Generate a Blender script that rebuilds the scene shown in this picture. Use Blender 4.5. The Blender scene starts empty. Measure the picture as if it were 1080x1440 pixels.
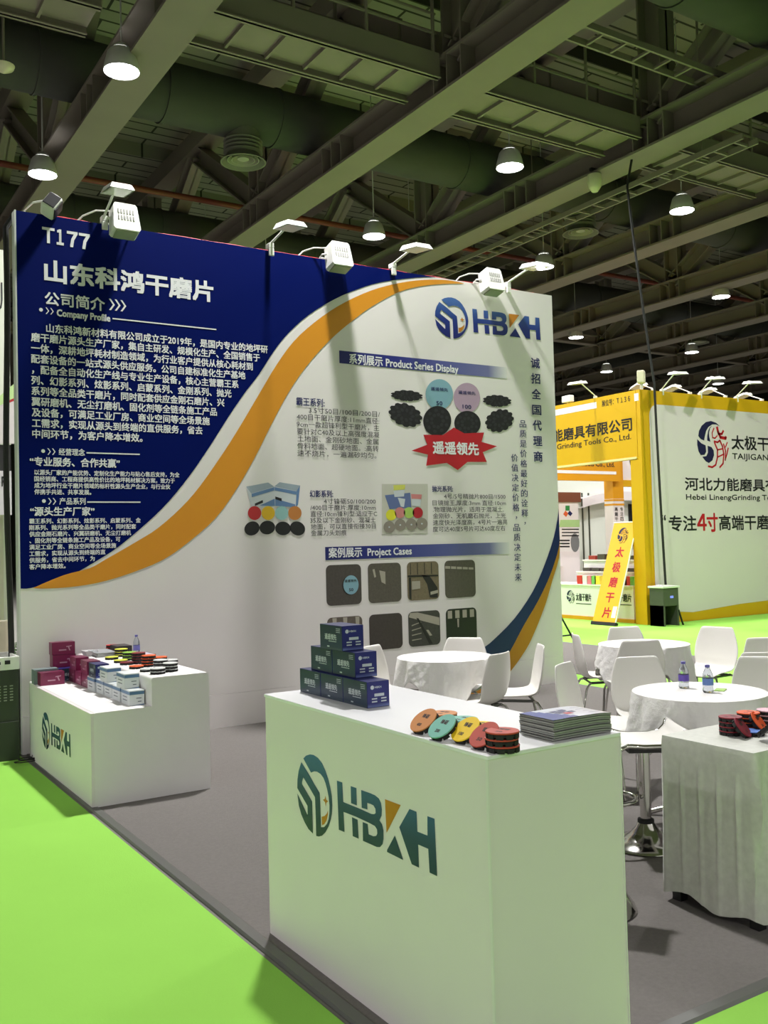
import bpy, bmesh, math, random
from mathutils import Vector, Matrix
from mathutils.geometry import tessellate_polygon

SC = bpy.context.scene
COL = SC.collection
rng = random.Random(7)
PI = math.pi

# ---------------------------------------------------------------- camera
FPX = 1330.967
CAM = Vector((-1.6021, -7.9541, 1.6))
RT = Vector((0.84395167, -0.53581434, -0.02546728))
UP = Vector((0.00327363, -0.04233095, 0.99909828))
FW = Vector((0.53640924, 0.84327403, 0.03397122))
cam = bpy.data.cameras.new('camera')
cam.sensor_fit = 'HORIZONTAL'
cam.sensor_width = 36
cam.lens = FPX / 1080 * 36
cam.clip_end = 300
camo = bpy.data.objects.new('camera', cam)
COL.objects.link(camo)
camo.matrix_world = Matrix(((RT.x, UP.x, -FW.x, CAM.x), (RT.y, UP.y, -FW.y, CAM.y), (RT.z, UP.z, -FW.z, CAM.z), (0, 0, 0, 1)))
SC.camera = camo

# ---------------------------------------------------------------- world, exposure
w = bpy.data.worlds.new('World')
SC.world = w
w.use_nodes = True
w.node_tree.nodes['Background'].inputs[0].default_value = (0.85, 0.84, 0.86, 1)
w.node_tree.nodes['Background'].inputs[1].default_value = 0.12
SC.view_settings.view_transform = 'Standard'
SC.view_settings.look = 'None'
SC.view_settings.exposure = 0.35
SC.view_settings.gamma = 1.0
SC.cycles.use_denoising = True
SC.cycles.max_bounces = 7
SC.cycles.diffuse_bounces = 5
SC.cycles.caustics_reflective = False
SC.cycles.caustics_refractive = False
SC.cycles.sample_clamp_indirect = 6.0
BAY_WATTS = 230.0

def ray(u, v):
    return FW + RT * ((u - 540) / FPX) - UP * ((v - 720) / FPX)
def at_z(u, v, z=0.0):
    d = ray(u, v)
    return CAM + d * ((z - CAM.z) / d.z)
def at_y(u, v, y=0.0):
    d = ray(u, v)
    return CAM + d * ((y - CAM.y) / d.y)
def at_x(u, v, x=0.0):
    d = ray(u, v)
    return CAM + d * ((x - CAM.x) / d.x)

# ---------------------------------------------------------------- materials
def lin(c):
    r = []
    for x in c[:3]:
        x /= 255.0
        r.append(x / 12.92 if x <= 0.04045 else ((x + 0.055) / 1.055) ** 2.4)
    return tuple(r)
MC = {}
def M(name, rgb, rough=0.55, metal=0.0, var=0.05, scale=12.0, bump=0.0, bscale=None, sheen=0.0, trans=0.0, spec=0.5, emit=None, coat=0.0):
    if name in MC:
        return MC[name]
    m = bpy.data.materials.new(name)
    m.use_nodes = True
    nt = m.node_tree
    b = nt.nodes['Principled BSDF']
    c = lin(rgb)
    b.inputs['Roughness'].default_value = rough
    b.inputs['Metallic'].default_value = metal
    b.inputs['Specular IOR Level'].default_value = spec
    if sheen:
        b.inputs['Sheen Weight'].default_value = sheen
        b.inputs['Sheen Roughness'].default_value = 0.35
    if trans:
        b.inputs['Transmission Weight'].default_value = trans
        b.inputs['IOR'].default_value = 1.25
    if coat:
        b.inputs['Coat Weight'].default_value = coat
    tc = nt.nodes.new('ShaderNodeTexCoord')
    nz = nt.nodes.new('ShaderNodeTexNoise')
    nz.inputs['Scale'].default_value = scale
    nz.inputs['Detail'].default_value = 3
    nt.links.new(tc.outputs['Object'], nz.inputs['Vector'])
    mx = nt.nodes.new('ShaderNodeMix')
    mx.data_type = 'RGBA'
    mx.inputs[6].default_value = (*[x * (1 - var) for x in c], 1)
    mx.inputs[7].default_value = (*[min(1, x * (1 + var)) for x in c], 1)
    nt.links.new(nz.outputs['Fac'], mx.inputs[0])
    nt.links.new(mx.outputs[2], b.inputs['Base Color'])
    if bump:
        n2 = nt.nodes.new('ShaderNodeTexNoise')
        n2.inputs['Scale'].default_value = bscale or scale
        n2.inputs['Detail'].default_value = 4
        nt.links.new(tc.outputs['Object'], n2.inputs['Vector'])
        bp = nt.nodes.new('ShaderNodeBump')
        bp.inputs['Strength'].default_value = bump
        bp.inputs['Distance'].default_value = 0.01
        nt.links.new(n2.outputs['Fac'], bp.inputs['Height'])
        nt.links.new(bp.outputs['Normal'], b.inputs['Normal'])
    if emit:
        b.inputs['Emission Color'].default_value = (*lin(emit[0]), 1)
        b.inputs['Emission Strength'].default_value = emit[1]
    MC[name] = m
    return m
def MG(name, stops, axis=0, rough=0.5):
    """printed colour ramp along one axis of the print itself"""
    if name in MC:
        return MC[name]
    m = bpy.data.materials.new(name)
    m.use_nodes = True
    nt = m.node_tree
    b = nt.nodes['Principled BSDF']
    b.inputs['Roughness'].default_value = rough
    tc = nt.nodes.new('ShaderNodeTexCoord')
    sp = nt.nodes.new('ShaderNodeSeparateXYZ')
    nt.links.new(tc.outputs['Generated'], sp.inputs[0])
    cr = nt.nodes.new('ShaderNodeValToRGB')
    nt.links.new(sp.outputs[axis], cr.inputs[0])
    el = cr.color_ramp.elements
    while len(el) < len(stops):
        el.new(0.5)
    for e, (p, c) in zip(el, stops):
        e.position = p
        e.color = (*lin(c), 1)
    nt.links.new(cr.outputs[0], b.inputs['Base Color'])
    MC[name] = m
    return m

# ---------------------------------------------------------------- mesh builder
class FR:
    """a flat frame: origin, right and up; the normal is right x up"""
    def __init__(s, o, u, v):
        s.o, s.u, s.v = Vector(o), Vector(u), Vector(v)
        s.n = s.u.cross(s.v)
    def p(s, x, y, d=0.0):
        return s.o + s.u * x + s.v * y + s.n * d
GC = {}
def glyph(body):
    if body in GC:
        return GC[body]
    cu = bpy.data.curves.new('t', 'FONT')
    cu.body = body
    cu.resolution_u = 2
    o = bpy.data.objects.new('t', cu)
    COL.objects.link(o)
    dg = bpy.context.evaluated_depsgraph_get()
    me = bpy.data.meshes.new_from_object(o.evaluated_get(dg))
    v = [(q.co.x, q.co.y) for q in me.vertices]
    f = [tuple(p.vertices) for p in me.polygons]
    bpy.data.objects.remove(o)
    bpy.data.curves.remove(cu)
    bpy.data.meshes.remove(me)
    GC[body] = (v, f)
    return GC[body]
class MB:
    def __init__(s):
        s.v, s.f, s.m = [], [], []
    def add(s, vs, fs, m=0):
        b = len(s.v)
        s.v += [tuple(q) for q in vs]
        s.f += [tuple(i + b for i in f) for f in fs]
        s.m += [m] * len(fs)
        return s
    def box(s, x0, x1, y0, y1, z0, z1, m=0, bev=0.0, T=None):
        if bev:
            bm = bmesh.new()
            bmesh.ops.create_cube(bm, size=1)
            for q in bm.verts:
                q.co = Vector(((x0 + x1) / 2 + q.co.x * (x1 - x0), (y0 + y1) / 2 + q.co.y * (y1 - y0), (z0 + z1) / 2 + q.co.z * (z1 - z0)))
            bmesh.ops.bevel(bm, geom=bm.edges[:], offset=bev, segments=2, affect='EDGES', profile=0.6)
            bm.verts.index_update()
            vs = [q.co.copy() for q in bm.verts]
            fs = [tuple(q.index for q in f.verts) for f in bm.faces]
            bm.free()
        else:
            vs = [Vector((x, y, z)) for z in (z0, z1) for y in (y0, y1) for x in (x0, x1)]
            fs = [(0, 2, 3, 1), (4, 5, 7, 6), (0, 1, 5, 4), (2, 6, 7, 3), (0, 4, 6, 2), (1, 3, 7, 5)]
        if T:
            vs = [T @ q for q in vs]
        return s.add(vs, fs, m)
    def tube(s, pts, r, n=8, m=0, cap=True):
        pts = [Vector(p) for p in pts]
        vs, fs = [], []
        a = None
        for i, p in enumerate(pts):
            d = (pts[min(i + 1, len(pts) - 1)] - pts[max(i - 1, 0)]).normalized()
            if a is None:
                a = d.orthogonal().normalized()
            a = (a - d * a.dot(d)).normalized()
            b = d.cross(a)
            rr = r[i] if isinstance(r, (list, tuple)) else r
            for k in range(n):
                t = 2 * PI * k / n
                vs.append(p + (a * math.cos(t) + b * math.sin(t)) * rr)
        for i in range(len(pts) - 1):
            for k in range(n):
                k2 = (k + 1) % n
                fs.append((i * n + k, i * n + k2, (i + 1) * n + k2, (i + 1) * n + k))
        if cap:
            fs.append(tuple(range(n - 1, -1, -1)))
            fs.append(tuple((len(pts) - 1) * n + k for k in range(n)))
        return s.add(vs, fs, m)
    def lathe(s, prof, n=24, c=(0, 0, 0), m=0, T=None, cap=True):
        vs, fs = [], []
        for r, z in prof:
            for k in range(n):
                t = 2 * PI * k / n
                q = Vector((c[0] + r * math.cos(t), c[1] + r * math.sin(t), c[2] + z))
                vs.append(T @ q if T else q)
        for i in range(len(prof) - 1):
            for k in range(n):
                k2 = (k + 1) % n
                fs.append((i * n + k, i * n + k2, (i + 1) * n + k2, (i + 1) * n + k))
        if cap:
            fs.append(tuple(range(n - 1, -1, -1)))
            fs.append(tuple((len(prof) - 1) * n + k for k in range(n)))
        return s.add(vs, fs, m)
    def poly(s, pts, fr, m=0, d=0.0):
        p3 = [Vector((x, y, 0)) for x, y in pts]
        tri = tessellate_polygon([p3])
        out = []
        for a, b, c in tri:
            A = (p3[b] - p3[a]).cross(p3[c] - p3[a]).z
            if abs(A) < 1e-12:
                continue
            out.append((a, b, c) if A > 0 else (a, c, b))
        return s.add([fr.p(x, y, d) for x, y in pts], out, m)
    def prism(s, pts, fr, d0, d1, m=0):
        area = sum(pts[i][0] * pts[(i + 1) % len(pts)][1] - pts[(i + 1) % len(pts)][0] * pts[i][1] for i in range(len(pts)))
        if area < 0:
            pts = pts[::-1]
        n = len(pts)
        s.poly(pts, fr, m, d1)
        b = len(s.f)
        s.poly(pts, fr, m, d0)
        for i in range(b, len(s.f)):
            s.f[i] = s.f[i][::-1]
        vs = [fr.p(x, y, d0) for x, y in pts] + [fr.p(x, y, d1) for x, y in pts]
        return s.add(vs, [(i, (i + 1) % n, n + (i + 1) % n, n + i) for i in range(n)], m)
    def text(s, body, fr, x0, x1, yc, em, m=0, bold=0.012, d=0.0, mid=0.36):
        """flat printed letters; heavier weights repeat the outline a hair aside"""
        v, f = glyph(body)
        if not v:
            return s
        lo, hi = min(q[0] for q in v), max(q[0] for q in v)
        sx = em if x1 is None else (x1 - x0) / max(hi - lo, 1e-6)
        k = bold * em
        sh = [(0, 0)] if bold < 0.008 else [(-k, 0), (k, 0)] if bold < 0.014 else [(-k, -k), (k, -k), (k, k), (-k, k)]
        for i, (dx, dy) in enumerate(sh):
            s.add([fr.p(x0 + dx + (q[0] - lo) * sx, yc + dy + (q[1] - mid) * em, d + i * 2e-5) for q in v], f, m)
        return s
    def build(s, name, mats, parent=None, smooth=False, loc=None):
        me = bpy.data.meshes.new(name)
        o0 = Vector(loc) if loc else Vector((0, 0, 0))
        if parent is not None and loc is None:
            o0 = parent.get('_w', None)
            o0 = Vector(o0) if o0 else Vector((0, 0, 0))
        me.from_pydata([tuple(Vector(q) - o0) for q in s.v], [], s.f)
        if not isinstance(mats, (list, tuple)):
            mats = [mats]
        for q in mats:
            me.materials.append(q)
        me.polygons.foreach_set('material_index', s.m)
        if smooth:
            me.polygons.foreach_set('use_smooth', [True] * len(s.f))
        me.update()
        o = bpy.data.objects.new(name, me)
        COL.objects.link(o)
        if parent is not None:
            o.parent = parent
        else:
            o.location = o0
        return o
def sm(o, ang=40):
    me = o.data
    me.polygons.foreach_set('use_smooth', [True] * len(me.polygons))
    me.set_sharp_from_angle(angle=math.radians(ang))
    return o
def tag(o, label, cat, group=None, kind=None):
    o['label'] = label
    o['category'] = cat
    if group:
        o['group'] = group
    if kind:
        o['kind'] = kind
    return o
def struct(o, label=None):
    o['kind'] = 'structure'
    if label:
        o['label'] = label
    return o
def thing(name, label, cat, loc=(0, 0, 0), rz=0.0, group=None, world=False):
    """Empty at the base of a thing. world=True: parts are given in world coordinates."""
    o = bpy.data.objects.new(name, None)
    o.empty_display_size = 0.1
    COL.objects.link(o)
    o.location = loc
    o.rotation_euler = (0, 0, rz)
    if world:
        WORLD[o.name] = Vector(loc)
    return tag(o, label, cat, group)
WORLD = {}
def part(mb, name, mats, parent, smooth=None):
    """part of a thing; subtracts the base of a world-coordinate thing"""
    off = WORLD.get(parent.name)
    p = parent
    while off is None and p.parent is not None:
        p = p.parent
        off = WORLD.get(p.name)
    o = mb.build(name, mats, parent, loc=off if off is not None else (0, 0, 0))
    if smooth:
        sm(o, smooth)
    return o
def copy_tree(o, parent=None):
    c = o.copy()
    COL.objects.link(c)
    c.parent = parent
    for ch in list(o.children):
        copy_tree(ch, c)
    return c
def place(proto, used, loc, rz, label, group=None, rot=None):
    """first call uses the prototype itself, later ones copies of it"""
    if not used[0]:
        used[0] = True
        o = proto
    else:
        o = copy_tree(proto)
    o.location = loc
    o.rotation_euler = rot if rot else (0, 0, rz)
    o['label'] = label
    if group:
        o['group'] = group
    return o

# ---------------------------------------------------------------- palette
white_print = M('white_print', (230, 225, 224), 0.45, var=0.02, scale=3)
white_laminate = M('white_laminate', (228, 221, 222), 0.4, var=0.02, scale=4)
white_paper = M('white_paper', (230, 227, 226), 0.7, var=0.03, scale=5, bump=0.6, bscale=5)
white_plastic = M('white_plastic', (236, 233, 228), 0.35, var=0.015, scale=6)
white_metal = M('white_metal', (225, 225, 220), 0.4, var=0.03)
cloth_white = M('cloth_white', (232, 230, 228), 0.8, var=0.03, scale=25, bump=0.6, bscale=28, sheen=0.2)
velvet = M('velvet', (206, 208, 198), 0.6, var=0.16, scale=34, bump=0.3, bscale=20, sheen=0.5)
navy_print = M('navy_print', (1, 17, 88), 0.6, var=0.03, scale=3, spec=0.05)
swoosh_navy = M('swoosh_navy', (9, 30, 92), 0.4, var=0.03, scale=3)
orange_print = M('orange_print', (214, 142, 26), 0.45, var=0.03, scale=3)
ink_navy = M('ink_navy', (24, 34, 92), 0.5, var=0.02)
ink_black = M('ink_black', (26, 26, 30), 0.5, var=0.02)
ink_red = M('ink_red', (186, 22, 36), 0.5, var=0.03)
chrome = M('chrome', (206, 204, 200), 0.12, metal=1.0, var=0.03)
steel_dark = M('steel_dark', (96, 96, 92), 0.3, metal=0.9, var=0.05)
black_rubber = M('black_rubber', (24, 24, 24), 0.7, var=0.1)
black_plastic = M('black_plastic', (22, 22, 24), 0.45, var=0.1)
yellow_board = M('yellow_board', (212, 164, 14), 0.45, var=0.03, scale=3)
amber_board = M('amber_board', (214, 150, 22), 0.45, var=0.03, scale=3)
truss_paint = M('truss_paint', (126, 118, 106), 0.6, var=0.12, scale=1.2)
duct_cloth = M('duct_cloth', (64, 66, 58), 0.8, var=0.25, scale=1.5)
cabinet_grey = M('cabinet_grey', (72, 76, 66), 0.5, var=0.08, scale=8)

# ---------------------------------------------------------------- floor, hall shell
mb = MB()
mb.add([(-30, -30, -0.004), (60, -30, -0.004), (60, 60, -0.004), (-30, 60, -0.004)], [(0, 1, 2, 3)])
struct(mb.build('floor', M('hall_floor', (126, 124, 118), 0.8, var=0.1, scale=1.5)), 'grey hall floor')
green = M('green_carpet', (148, 207, 88), 0.9, var=0.05, scale=2.0, bump=0.15, bscale=120, spec=0.1)
for n_, (x0, x1, y0, y1), lab in (('aisle_carpet', (-3.6, -0.02, -16, 1.95), 'bright green aisle carpet in the left foreground beside the two counters'),
                                  ('aisle_carpet', (-0.02, 14, -9.5, -5.75), 'bright green aisle carpet along the front border of the booth'),
                                  ('aisle_carpet', (5.7, 11.9, -5.75, 14), 'bright green aisle carpet in front of the yellow booth'),
                                  ('aisle_carpet', (11.9, 17.5, -5.75, 4.13), 'bright green carpet along the front of the white wall at the right')):
    mb = MB()
    mb.box(x0, x1, y0, y1, -0.003, 0.0)
    tag(mb.build(n_, green, loc=((x0 + x1) / 2, (y0 + y1) / 2, 0)), lab, 'carpet')

rm = bpy.data.materials.new('roof_boards')
rm.use_nodes = True
nt = rm.node_tree
tc = nt.nodes.new('ShaderNodeTexCoord')
br = nt.nodes.new('ShaderNodeTexBrick')
br.inputs['Scale'].default_value = 1.0
br.inputs['Brick Width'].default_value = 2.6
br.inputs['Row Height'].default_value = 0.42
br.inputs['Mortar Size'].default_value = 0.03
br.inputs['Color1'].default_value = (*lin((150, 150, 130)), 1)
br.inputs['Color2'].default_value = (*lin((134, 134, 116)), 1)
br.inputs['Mortar'].default_value = (*lin((52, 52, 44)), 1)
nt.links.new(tc.outputs['Object'], br.inputs['Vector'])
nt.links.new(br.outputs['Color'], nt.nodes['Principled BSDF'].inputs['Base Color'])
nt.nodes['Principled BSDF'].inputs['Roughness'].default_value = 0.9
CZ = 12.4
mb = MB()
mb.box(-30, 60, -30, 60, CZ, CZ + 0.2)
for i in range(-2, 26):
    y = i * 2.4 - 0.4
    mb.box(-20, 60, y - 0.09, y + 0.09, CZ - 0.35, CZ)
struct(mb.build('ceiling', rm), 'dark slatted hall roof with purlins')
far = M('far_wall_paint', (84, 88, 76), 0.9, var=0.1, scale=0.5)
mb = MB()
mb.box(59.6, 60, -30, 60, 0, CZ)
struct(mb.build('wall_right', far))
mb = MB()
mb.box(-30, 59.6, 59.6, 60, 0, CZ)
struct(mb.build('wall_back', far))

# grey booth carpets
grey_carpet = M('grey_carpet', (118, 114, 111), 0.95, var=0.16, scale=60, bump=0.3, bscale=140, spec=0.1)
mb = MB()
mb.box(0.03, 5.8, -5.77, -0.006, 0.0, 0.006)
tag(mb.build('booth_carpet', grey_carpet), 'mottled grey carpet covering the booth under the counters and tables', 'carpet')
mb = MB()
mb.box(6.35, 8.69, -0.25, 3.6, 0.0, 0.006)
tag(mb.build('booth_carpet', grey_carpet), 'smaller grey carpet patch beyond the right end of the printed wall', 'carpet')
edge = M('edge_strip', (104, 104, 101), 0.4, metal=0.3, var=0.05)
mb = MB()
mb.prism([(-0.03, 0), (0.03, 0), (0.022, 0.011), (-0.022, 0.011)], FR((0.028, -0.30, 0), (1, 0, 0), (0, 0, 1)), 0, 5.47)
struct(mb.build('trim_1', edge), 'grey edging strip along the left border of the booth carpet')
mb = MB()
mb.prism([(-0.03, 0), (0.03, 0), (0.022, 0.011), (-0.022, 0.011)], FR((0.63, -5.775, 0), (0, -1, 0), (0, 0, 1)), -5.17, 0)
struct(mb.build('trim_2', edge), 'grey edging strip along the front border of the booth carpet')

# ---------------------------------------------------------------- roof steel
TRX = [-6.1, -1.65, 2.8, 7.25, 11.65, 16.1, 20.55, 25.0, 29.5, 34.0, 38.5]
CB, CT = 8.5, 9.08
def truss(x, label):
    t = thing('roof_truss', label, 'truss', (x, 0, CB), 0, 'roof trusses', world=True)
    b = MB()
    y0, y1 = -6.0, 46.0
    b.box(x - 0.31, x + 0.31, y0, y1, CB, CB + 0.045)
    b.box(x - 0.31, x + 0.31, y0, y1, CT - 0.045, CT)
    b.box(x - 0.025, x + 0.025, y0, y1, CB + 0.045, CT - 0.045)
    y = -3.8
    while y < 45:
        for d in (-0.35, 0.0, 0.35):
            b.box(x - 0.3, x + 0.3, y + d - 0.012, y + d + 0.012, CB + 0.045, CT - 0.045)
        y += 3.6
    part(b, 'bottom_chord', truss_paint, t)
    b = MB()
    b.box(x - 0.25, x + 0.25, y0, y1, 11.5, 11.95)
    part(b, 'top_chord', truss_paint, t)
    def member(a, c, wid):
        bb = MB()
        A, C = Vector((x, a[0], a[1])), Vector((x, c[0], c[1]))
        d = (C - A).normalized()
        n = d.cross(Vector((1, 0, 0)))
        h = wid / 2
        X = Vector((1, 0, 0))
        # H section: two flanges and a web
        for s_, (hw, ht) in ((-1, (h * 0.8, 0.02)), (1, (h * 0.8, 0.02)), (0, (0.02, h))):
            o_ = n * (s_ * (h - 0.02))
            q = [A + o_ - X * hw - n * ht, A + o_ + X * hw - n * ht, A + o_ + X * hw + n * ht, A + o_ - X * hw + n * ht]
            q2 = [p + (C - A) for p in q]
            bb.add(q + q2, [(3, 2, 1, 0), (4, 5, 6, 7), (0, 1, 5, 4), (1, 2, 6, 5), (2, 3, 7, 6), (3, 0, 4, 7)])
        return bb
    y = -3.8
    while y < 43:
        part(member((y, CT), (y, 11.5), 0.5), 'post', truss_paint, t)
        part(member((y, CT), (y + 3.6, 11.5), 0.44), 'brace', truss_paint, t)
        part(member((y + 7.2, CT), (y + 3.6, 11.5), 0.44), 'brace', truss_paint, t)
        y += 7.2
    return t
TL = {2.8: 'broad pale steel truss nearest above the left half of the printed wall',
      7.25: 'steel truss running diagonally above the middle of the printed wall',
      11.65: 'steel truss passing just beyond the right end of the printed wall',
      16.1: 'fourth steel truss counted rightward from the broad pale one',
      20.55: 'fifth steel truss counted rightward from the broad pale one',
      25.0: 'sixth steel truss counted rightward from the broad pale one',
      29.5: 'seventh steel truss counted rightward from the broad pale one',
      34.0: 'eighth steel truss counted rightward from the broad pale one',
      38.5: 'farthest steel truss deep in the hall above the yellow booth',
      -1.65: 'steel truss at the far left behind the printed wall corner',
      -6.1: 'leftmost steel truss beyond the dark cabinet side'}
for x in TRX:
    if x > -2:
        truss(x, TL[x])

# catwalks between the trusses
def catwalk(x0, x1, y0, y1, z, label, rail=True):
    t = thing('catwalk', label, 'catwalk', ((x0 + x1) / 2, y0, z), 0, 'catwalk bays', world=True)
    b = MB()
    b.box(x0, x1, y0 + 0.05, y1 - 0.05, z + 0.10, z + 0.14)
    n = int((x1 - x0) / 0.75)
    for i in range(1, n + 1):
        xx = x0 + (x1 - x0) * i / (n + 1)
        b.box(xx - 0.02, xx + 0.02, y0 + 0.06, y1 - 0.06, z + 0.04, z + 0.10)
    part(b, 'deck', truss_paint, t)
    for y in (y0, y1):
        b = MB()
        b.box(x0, x1, y - 0.02, y + 0.02, z, z + 0.40)
        b.box(x0, x1, y - 0.06, y + 0.06, z, z + 0.02)
        part(b, 'edge_beam', truss_paint, t)
    if rail:
        for y in (y0, y1):
            b = MB()
            for k in range(4):
                xx = x0 + 0.1 + (x1 - x0 - 0.2) * k / 3
                b.tube([(xx, y, z + 0.40), (xx, y, z + 1.35)], 0.03, 6)
            for zz in (0.7, 1.0, 1.35):
                b.tube([(x0 + 0.05, y, z + zz), (x1 - 0.05, y, z + zz)], 0.022, 6)
            part(b, 'railing', truss_paint, t)
    return t
CWL = ['catwalk bay at the upper left, ending at the broad pale truss', 'catwalk bay with railing between the broad pale truss and the next',
       'railed catwalk bay above the right half of the printed wall', 'catwalk bay at the upper right edge of the view',
       'catwalk bay far to the right above the yellow booth']
for i in range(5):
    xa, xb = TRX[i + 1] + 0.33, TRX[i + 2] - 0.33
    if i == 0:
        catwalk(xa, 2.0, 4.40, 5.15, 8.8, CWL[0], False)
    else:
        catwalk(xa, xb, 3.55, 4.45, 8.7, CWL[i])
# cross beams further down the hall
CB_L = ['in the third panel of the trusses', 'in the far panel of the trusses']
for j, y in enumerate((18.0, 25.2)):
    for i in range(2, 9):
        xa, xb = TRX[i] + 0.33, TRX[i + 1] - 0.33
        b = MB()
        b.box(xa, xb, y - 0.14, y + 0.14, 8.98, 9.02)
        b.box(xa, xb, y - 0.02, y + 0.02, 9.02, 9.3)
        b.box(xa, xb, y - 0.14, y + 0.14, 9.3, 9.34)
        o = b.build('cross_beam', truss_paint, loc=((xa + xb) / 2, y, 8.98))
        tag(o, 'steel cross beam between two neighbouring roof trusses, ' + CB_L[j], 'beam', 'cross beams ' + CB_L[j])

# ducts
def duct(y, z, r, x0, x1, outs, label):
    t = thing('air_duct', label, 'duct', ((x0 + x1) / 2, y, z - r), 0, None, world=True)
    b = MB()
    T = Matrix.Translation((x0, y, z)) @ Matrix.Rotation(PI / 2, 4, 'Y')
    b.lathe([(r, 0), (r, x1 - x0)], 28, T=T)
    part(b, 'duct_pipe', duct_cloth, t, 50)
    xx = x0 + 1.2
    while xx < x1:
        b = MB()
        T = Matrix.Translation((xx, y, z)) @ Matrix.Rotation(PI / 2, 4, 'Y')
        b.lathe([(r - 0.01, -0.03), (r + 0.025, -0.03), (r + 0.025, 0.03), (r - 0.01, 0.03)], 28, T=T, cap=False)
        part(b, 'seam_band', duct_cloth, t, 50)
        xx += 2.2
    for xo in outs:
        b = MB()
        zb = z - r
        prof = [(0.33, zb + 0.12), (0.33, zb - 0.05)]
        for k in range(4):
            prof += [(0.37, zb - 0.07 - k * 0.07), (0.31, zb - 0.105 - k * 0.07)]
        prof += [(0.33, zb - 0.36), (0.42, zb - 0.44), (0.43, zb - 0.46), (0.40, zb - 0.46), (0.30, zb - 0.36), (0.3, zb - 0.2)]
        b.lathe(prof, 26, (xo, y, 0), cap=False)
        d = part(b, 'diffuser', M('diffuser_grey', (104, 106, 90), 0.7, var=0.1), t, 40)
        b = MB()
        b.lathe([(0.30, zb - 0.2), (0.0, zb - 0.2)], 26, (xo, y, 0), cap=False)
        for rr in (0.24, 0.16):
            b.lathe([(rr, zb - 0.3), (rr + 0.05, zb - 0.42), (rr + 0.06, zb - 0.42), (rr + 0.01, zb - 0.3)], 26, (xo, y, 0), cap=False)
        b.lathe([(0.09, zb - 0.3), (0.11, zb - 0.4), (0.0, zb - 0.42)], 18, (xo, y, 0), cap=False)
        part(b, 'vane_cone', M('diffuser_vane', (150, 152, 130), 0.6, var=0.08), d, 40)
    return t
duct(8.25, 9.85, 0.53, -8, 44, [-2.9, 5.76, 14.45, 23.1], 'long dark round air duct with diffusers crossing above the printed wall')
duct(1.0, 9.85, 0.53, 6, 20, [], 'dark round air duct in the top right corner, nearest the viewer')
duct(15.5, 9.85, 0.53, 1, 44, [10.1, 18.8, 27.5], 'second dark air duct behind, deeper in the hall')
duct(22.75, 9.85, 0.53, 6, 44, [], 'deepest dark air duct near the far lamps')

# bracket, fire pipe, cable ladder, wires
b = MB()
b.tube([(-6, 13.2, 9.95), (44, 13.2, 9.95)], 0.07, 10)
p = b.build('fire_pipe', M('rust_red_pipe', (112, 52, 34), 0.6, var=0.1), loc=(0, 13.2, 9.88))
tag(sm(p), 'rusty red fire pipe running under the roof behind the long duct', 'pipe')
t = thing('cable_ladder', 'open cable ladder tray running diagonally beneath the right truss', 'cable tray', (12.3, 4, 8.28), 0, None, world=True)
for x in (12.1, 12.5):
    b = MB()
    b.box(x - 0.02, x + 0.02, 2.0, 30, 8.28, 8.38)
    part(b, 'side_rail', truss_paint, t)
y = 2.2
while y < 30:
    b = MB()
    b.box(12.1, 12.5, y - 0.02, y + 0.02, 8.29, 8.33)
    part(b, 'rung', truss_paint, t)
    y += 0.42
y = 3.0
while y < 30:
    b = MB()
    b.tube([(12.3, y, 8.33), (12.3, y, 11.9)], 0.012, 6)
    b.tube([(12.08, y, 8.34), (12.52, y, 8.34)], 0.012, 6)
    part(b, 'hanger_rod', truss_paint, t)
    y += 4.5
# second tray in the upper right, across the hall
t = thing('cable_ladder', 'cable ladder tray crossing the top right beside the near duct', 'cable tray', (12, 2.2, 9.2), 0, None, world=True)
for y in (2.0, 2.4):
    b = MB()
    b.box(7.7, 15.6, y - 0.02, y + 0.02, 9.2, 9.3)
    part(b, 'side_rail', truss_paint, t)
x = 7.9
while x < 15.5:
    b = MB()
    b.box(x - 0.02, x + 0.02, 2.0, 2.4, 9.21, 9.25)
    part(b, 'rung', truss_paint, t)
    x += 0.5
for x in (8.5, 11.0, 13.5):
    b = MB()
    b.tube([(x, 2.0, 9.3), (x, 2.0, CZ - 0.1)], 0.012, 6)
    part(b, 'hanger_rod', truss_paint, t)

# high bay lamps
lens_mat = M('lamp_lens', (255, 255, 255), 0.3, emit=((245, 248, 255), 22.0))
house_mat = M('lamp_housing', (188, 188, 182), 0.5, metal=0.0, var=0.05)
LZ = 8.3
LPOS = [
    ((2.425, 4.926), 'brightest round high bay lamp at the upper left beside the pale truss'),
    ((2.314, 9.199), 'glaring round high bay lamp just above the left corner of the printed wall'),
    ((9.451, 4.916), 'round high bay lamp shining in front of the long duct, upper centre'),
    ((9.301, 9.306), 'round high bay lamp hanging above the middle of the printed wall'),
    ((14.064, 4.942), 'round high bay lamp near the right edge beneath the upper right truss'),
    ((14.222, 9.308), 'round high bay lamp glowing behind the rightmost arm light of the printed wall'),
    ((20.706, 9.165), 'round high bay lamp at the right edge above the yellow booth sign'),
    ((20.705, 14.938), 'small round high bay lamp left of the hanging cable, nearest the printed wall'),
    ((26.414, 19.134), 'smallest round high bay lamp left of the hanging cable, above the yellow fascia'),
    ((26.449, 14.923), 'small round high bay lamp right of the hanging cable above the arm lights'),
    ((33.337, 19.179), 'tiny round high bay lamp half hidden among the arm lights of the yellow booth'),
]
t0 = thing('high_bay_lamp', 'x', 'lamp', (0, 0, LZ), 0, 'high bay lamps')
b = MB()
b.lathe([(0.16, 0.30), (0.19, 0.26), (0.235, 0.10), (0.25, 0.02), (0.245, 0.0), (0.23, 0.03), (0.2, 0.06)], 28, cap=False)
part(b, 'reflector', house_mat, t0, 40)
b = MB()
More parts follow.
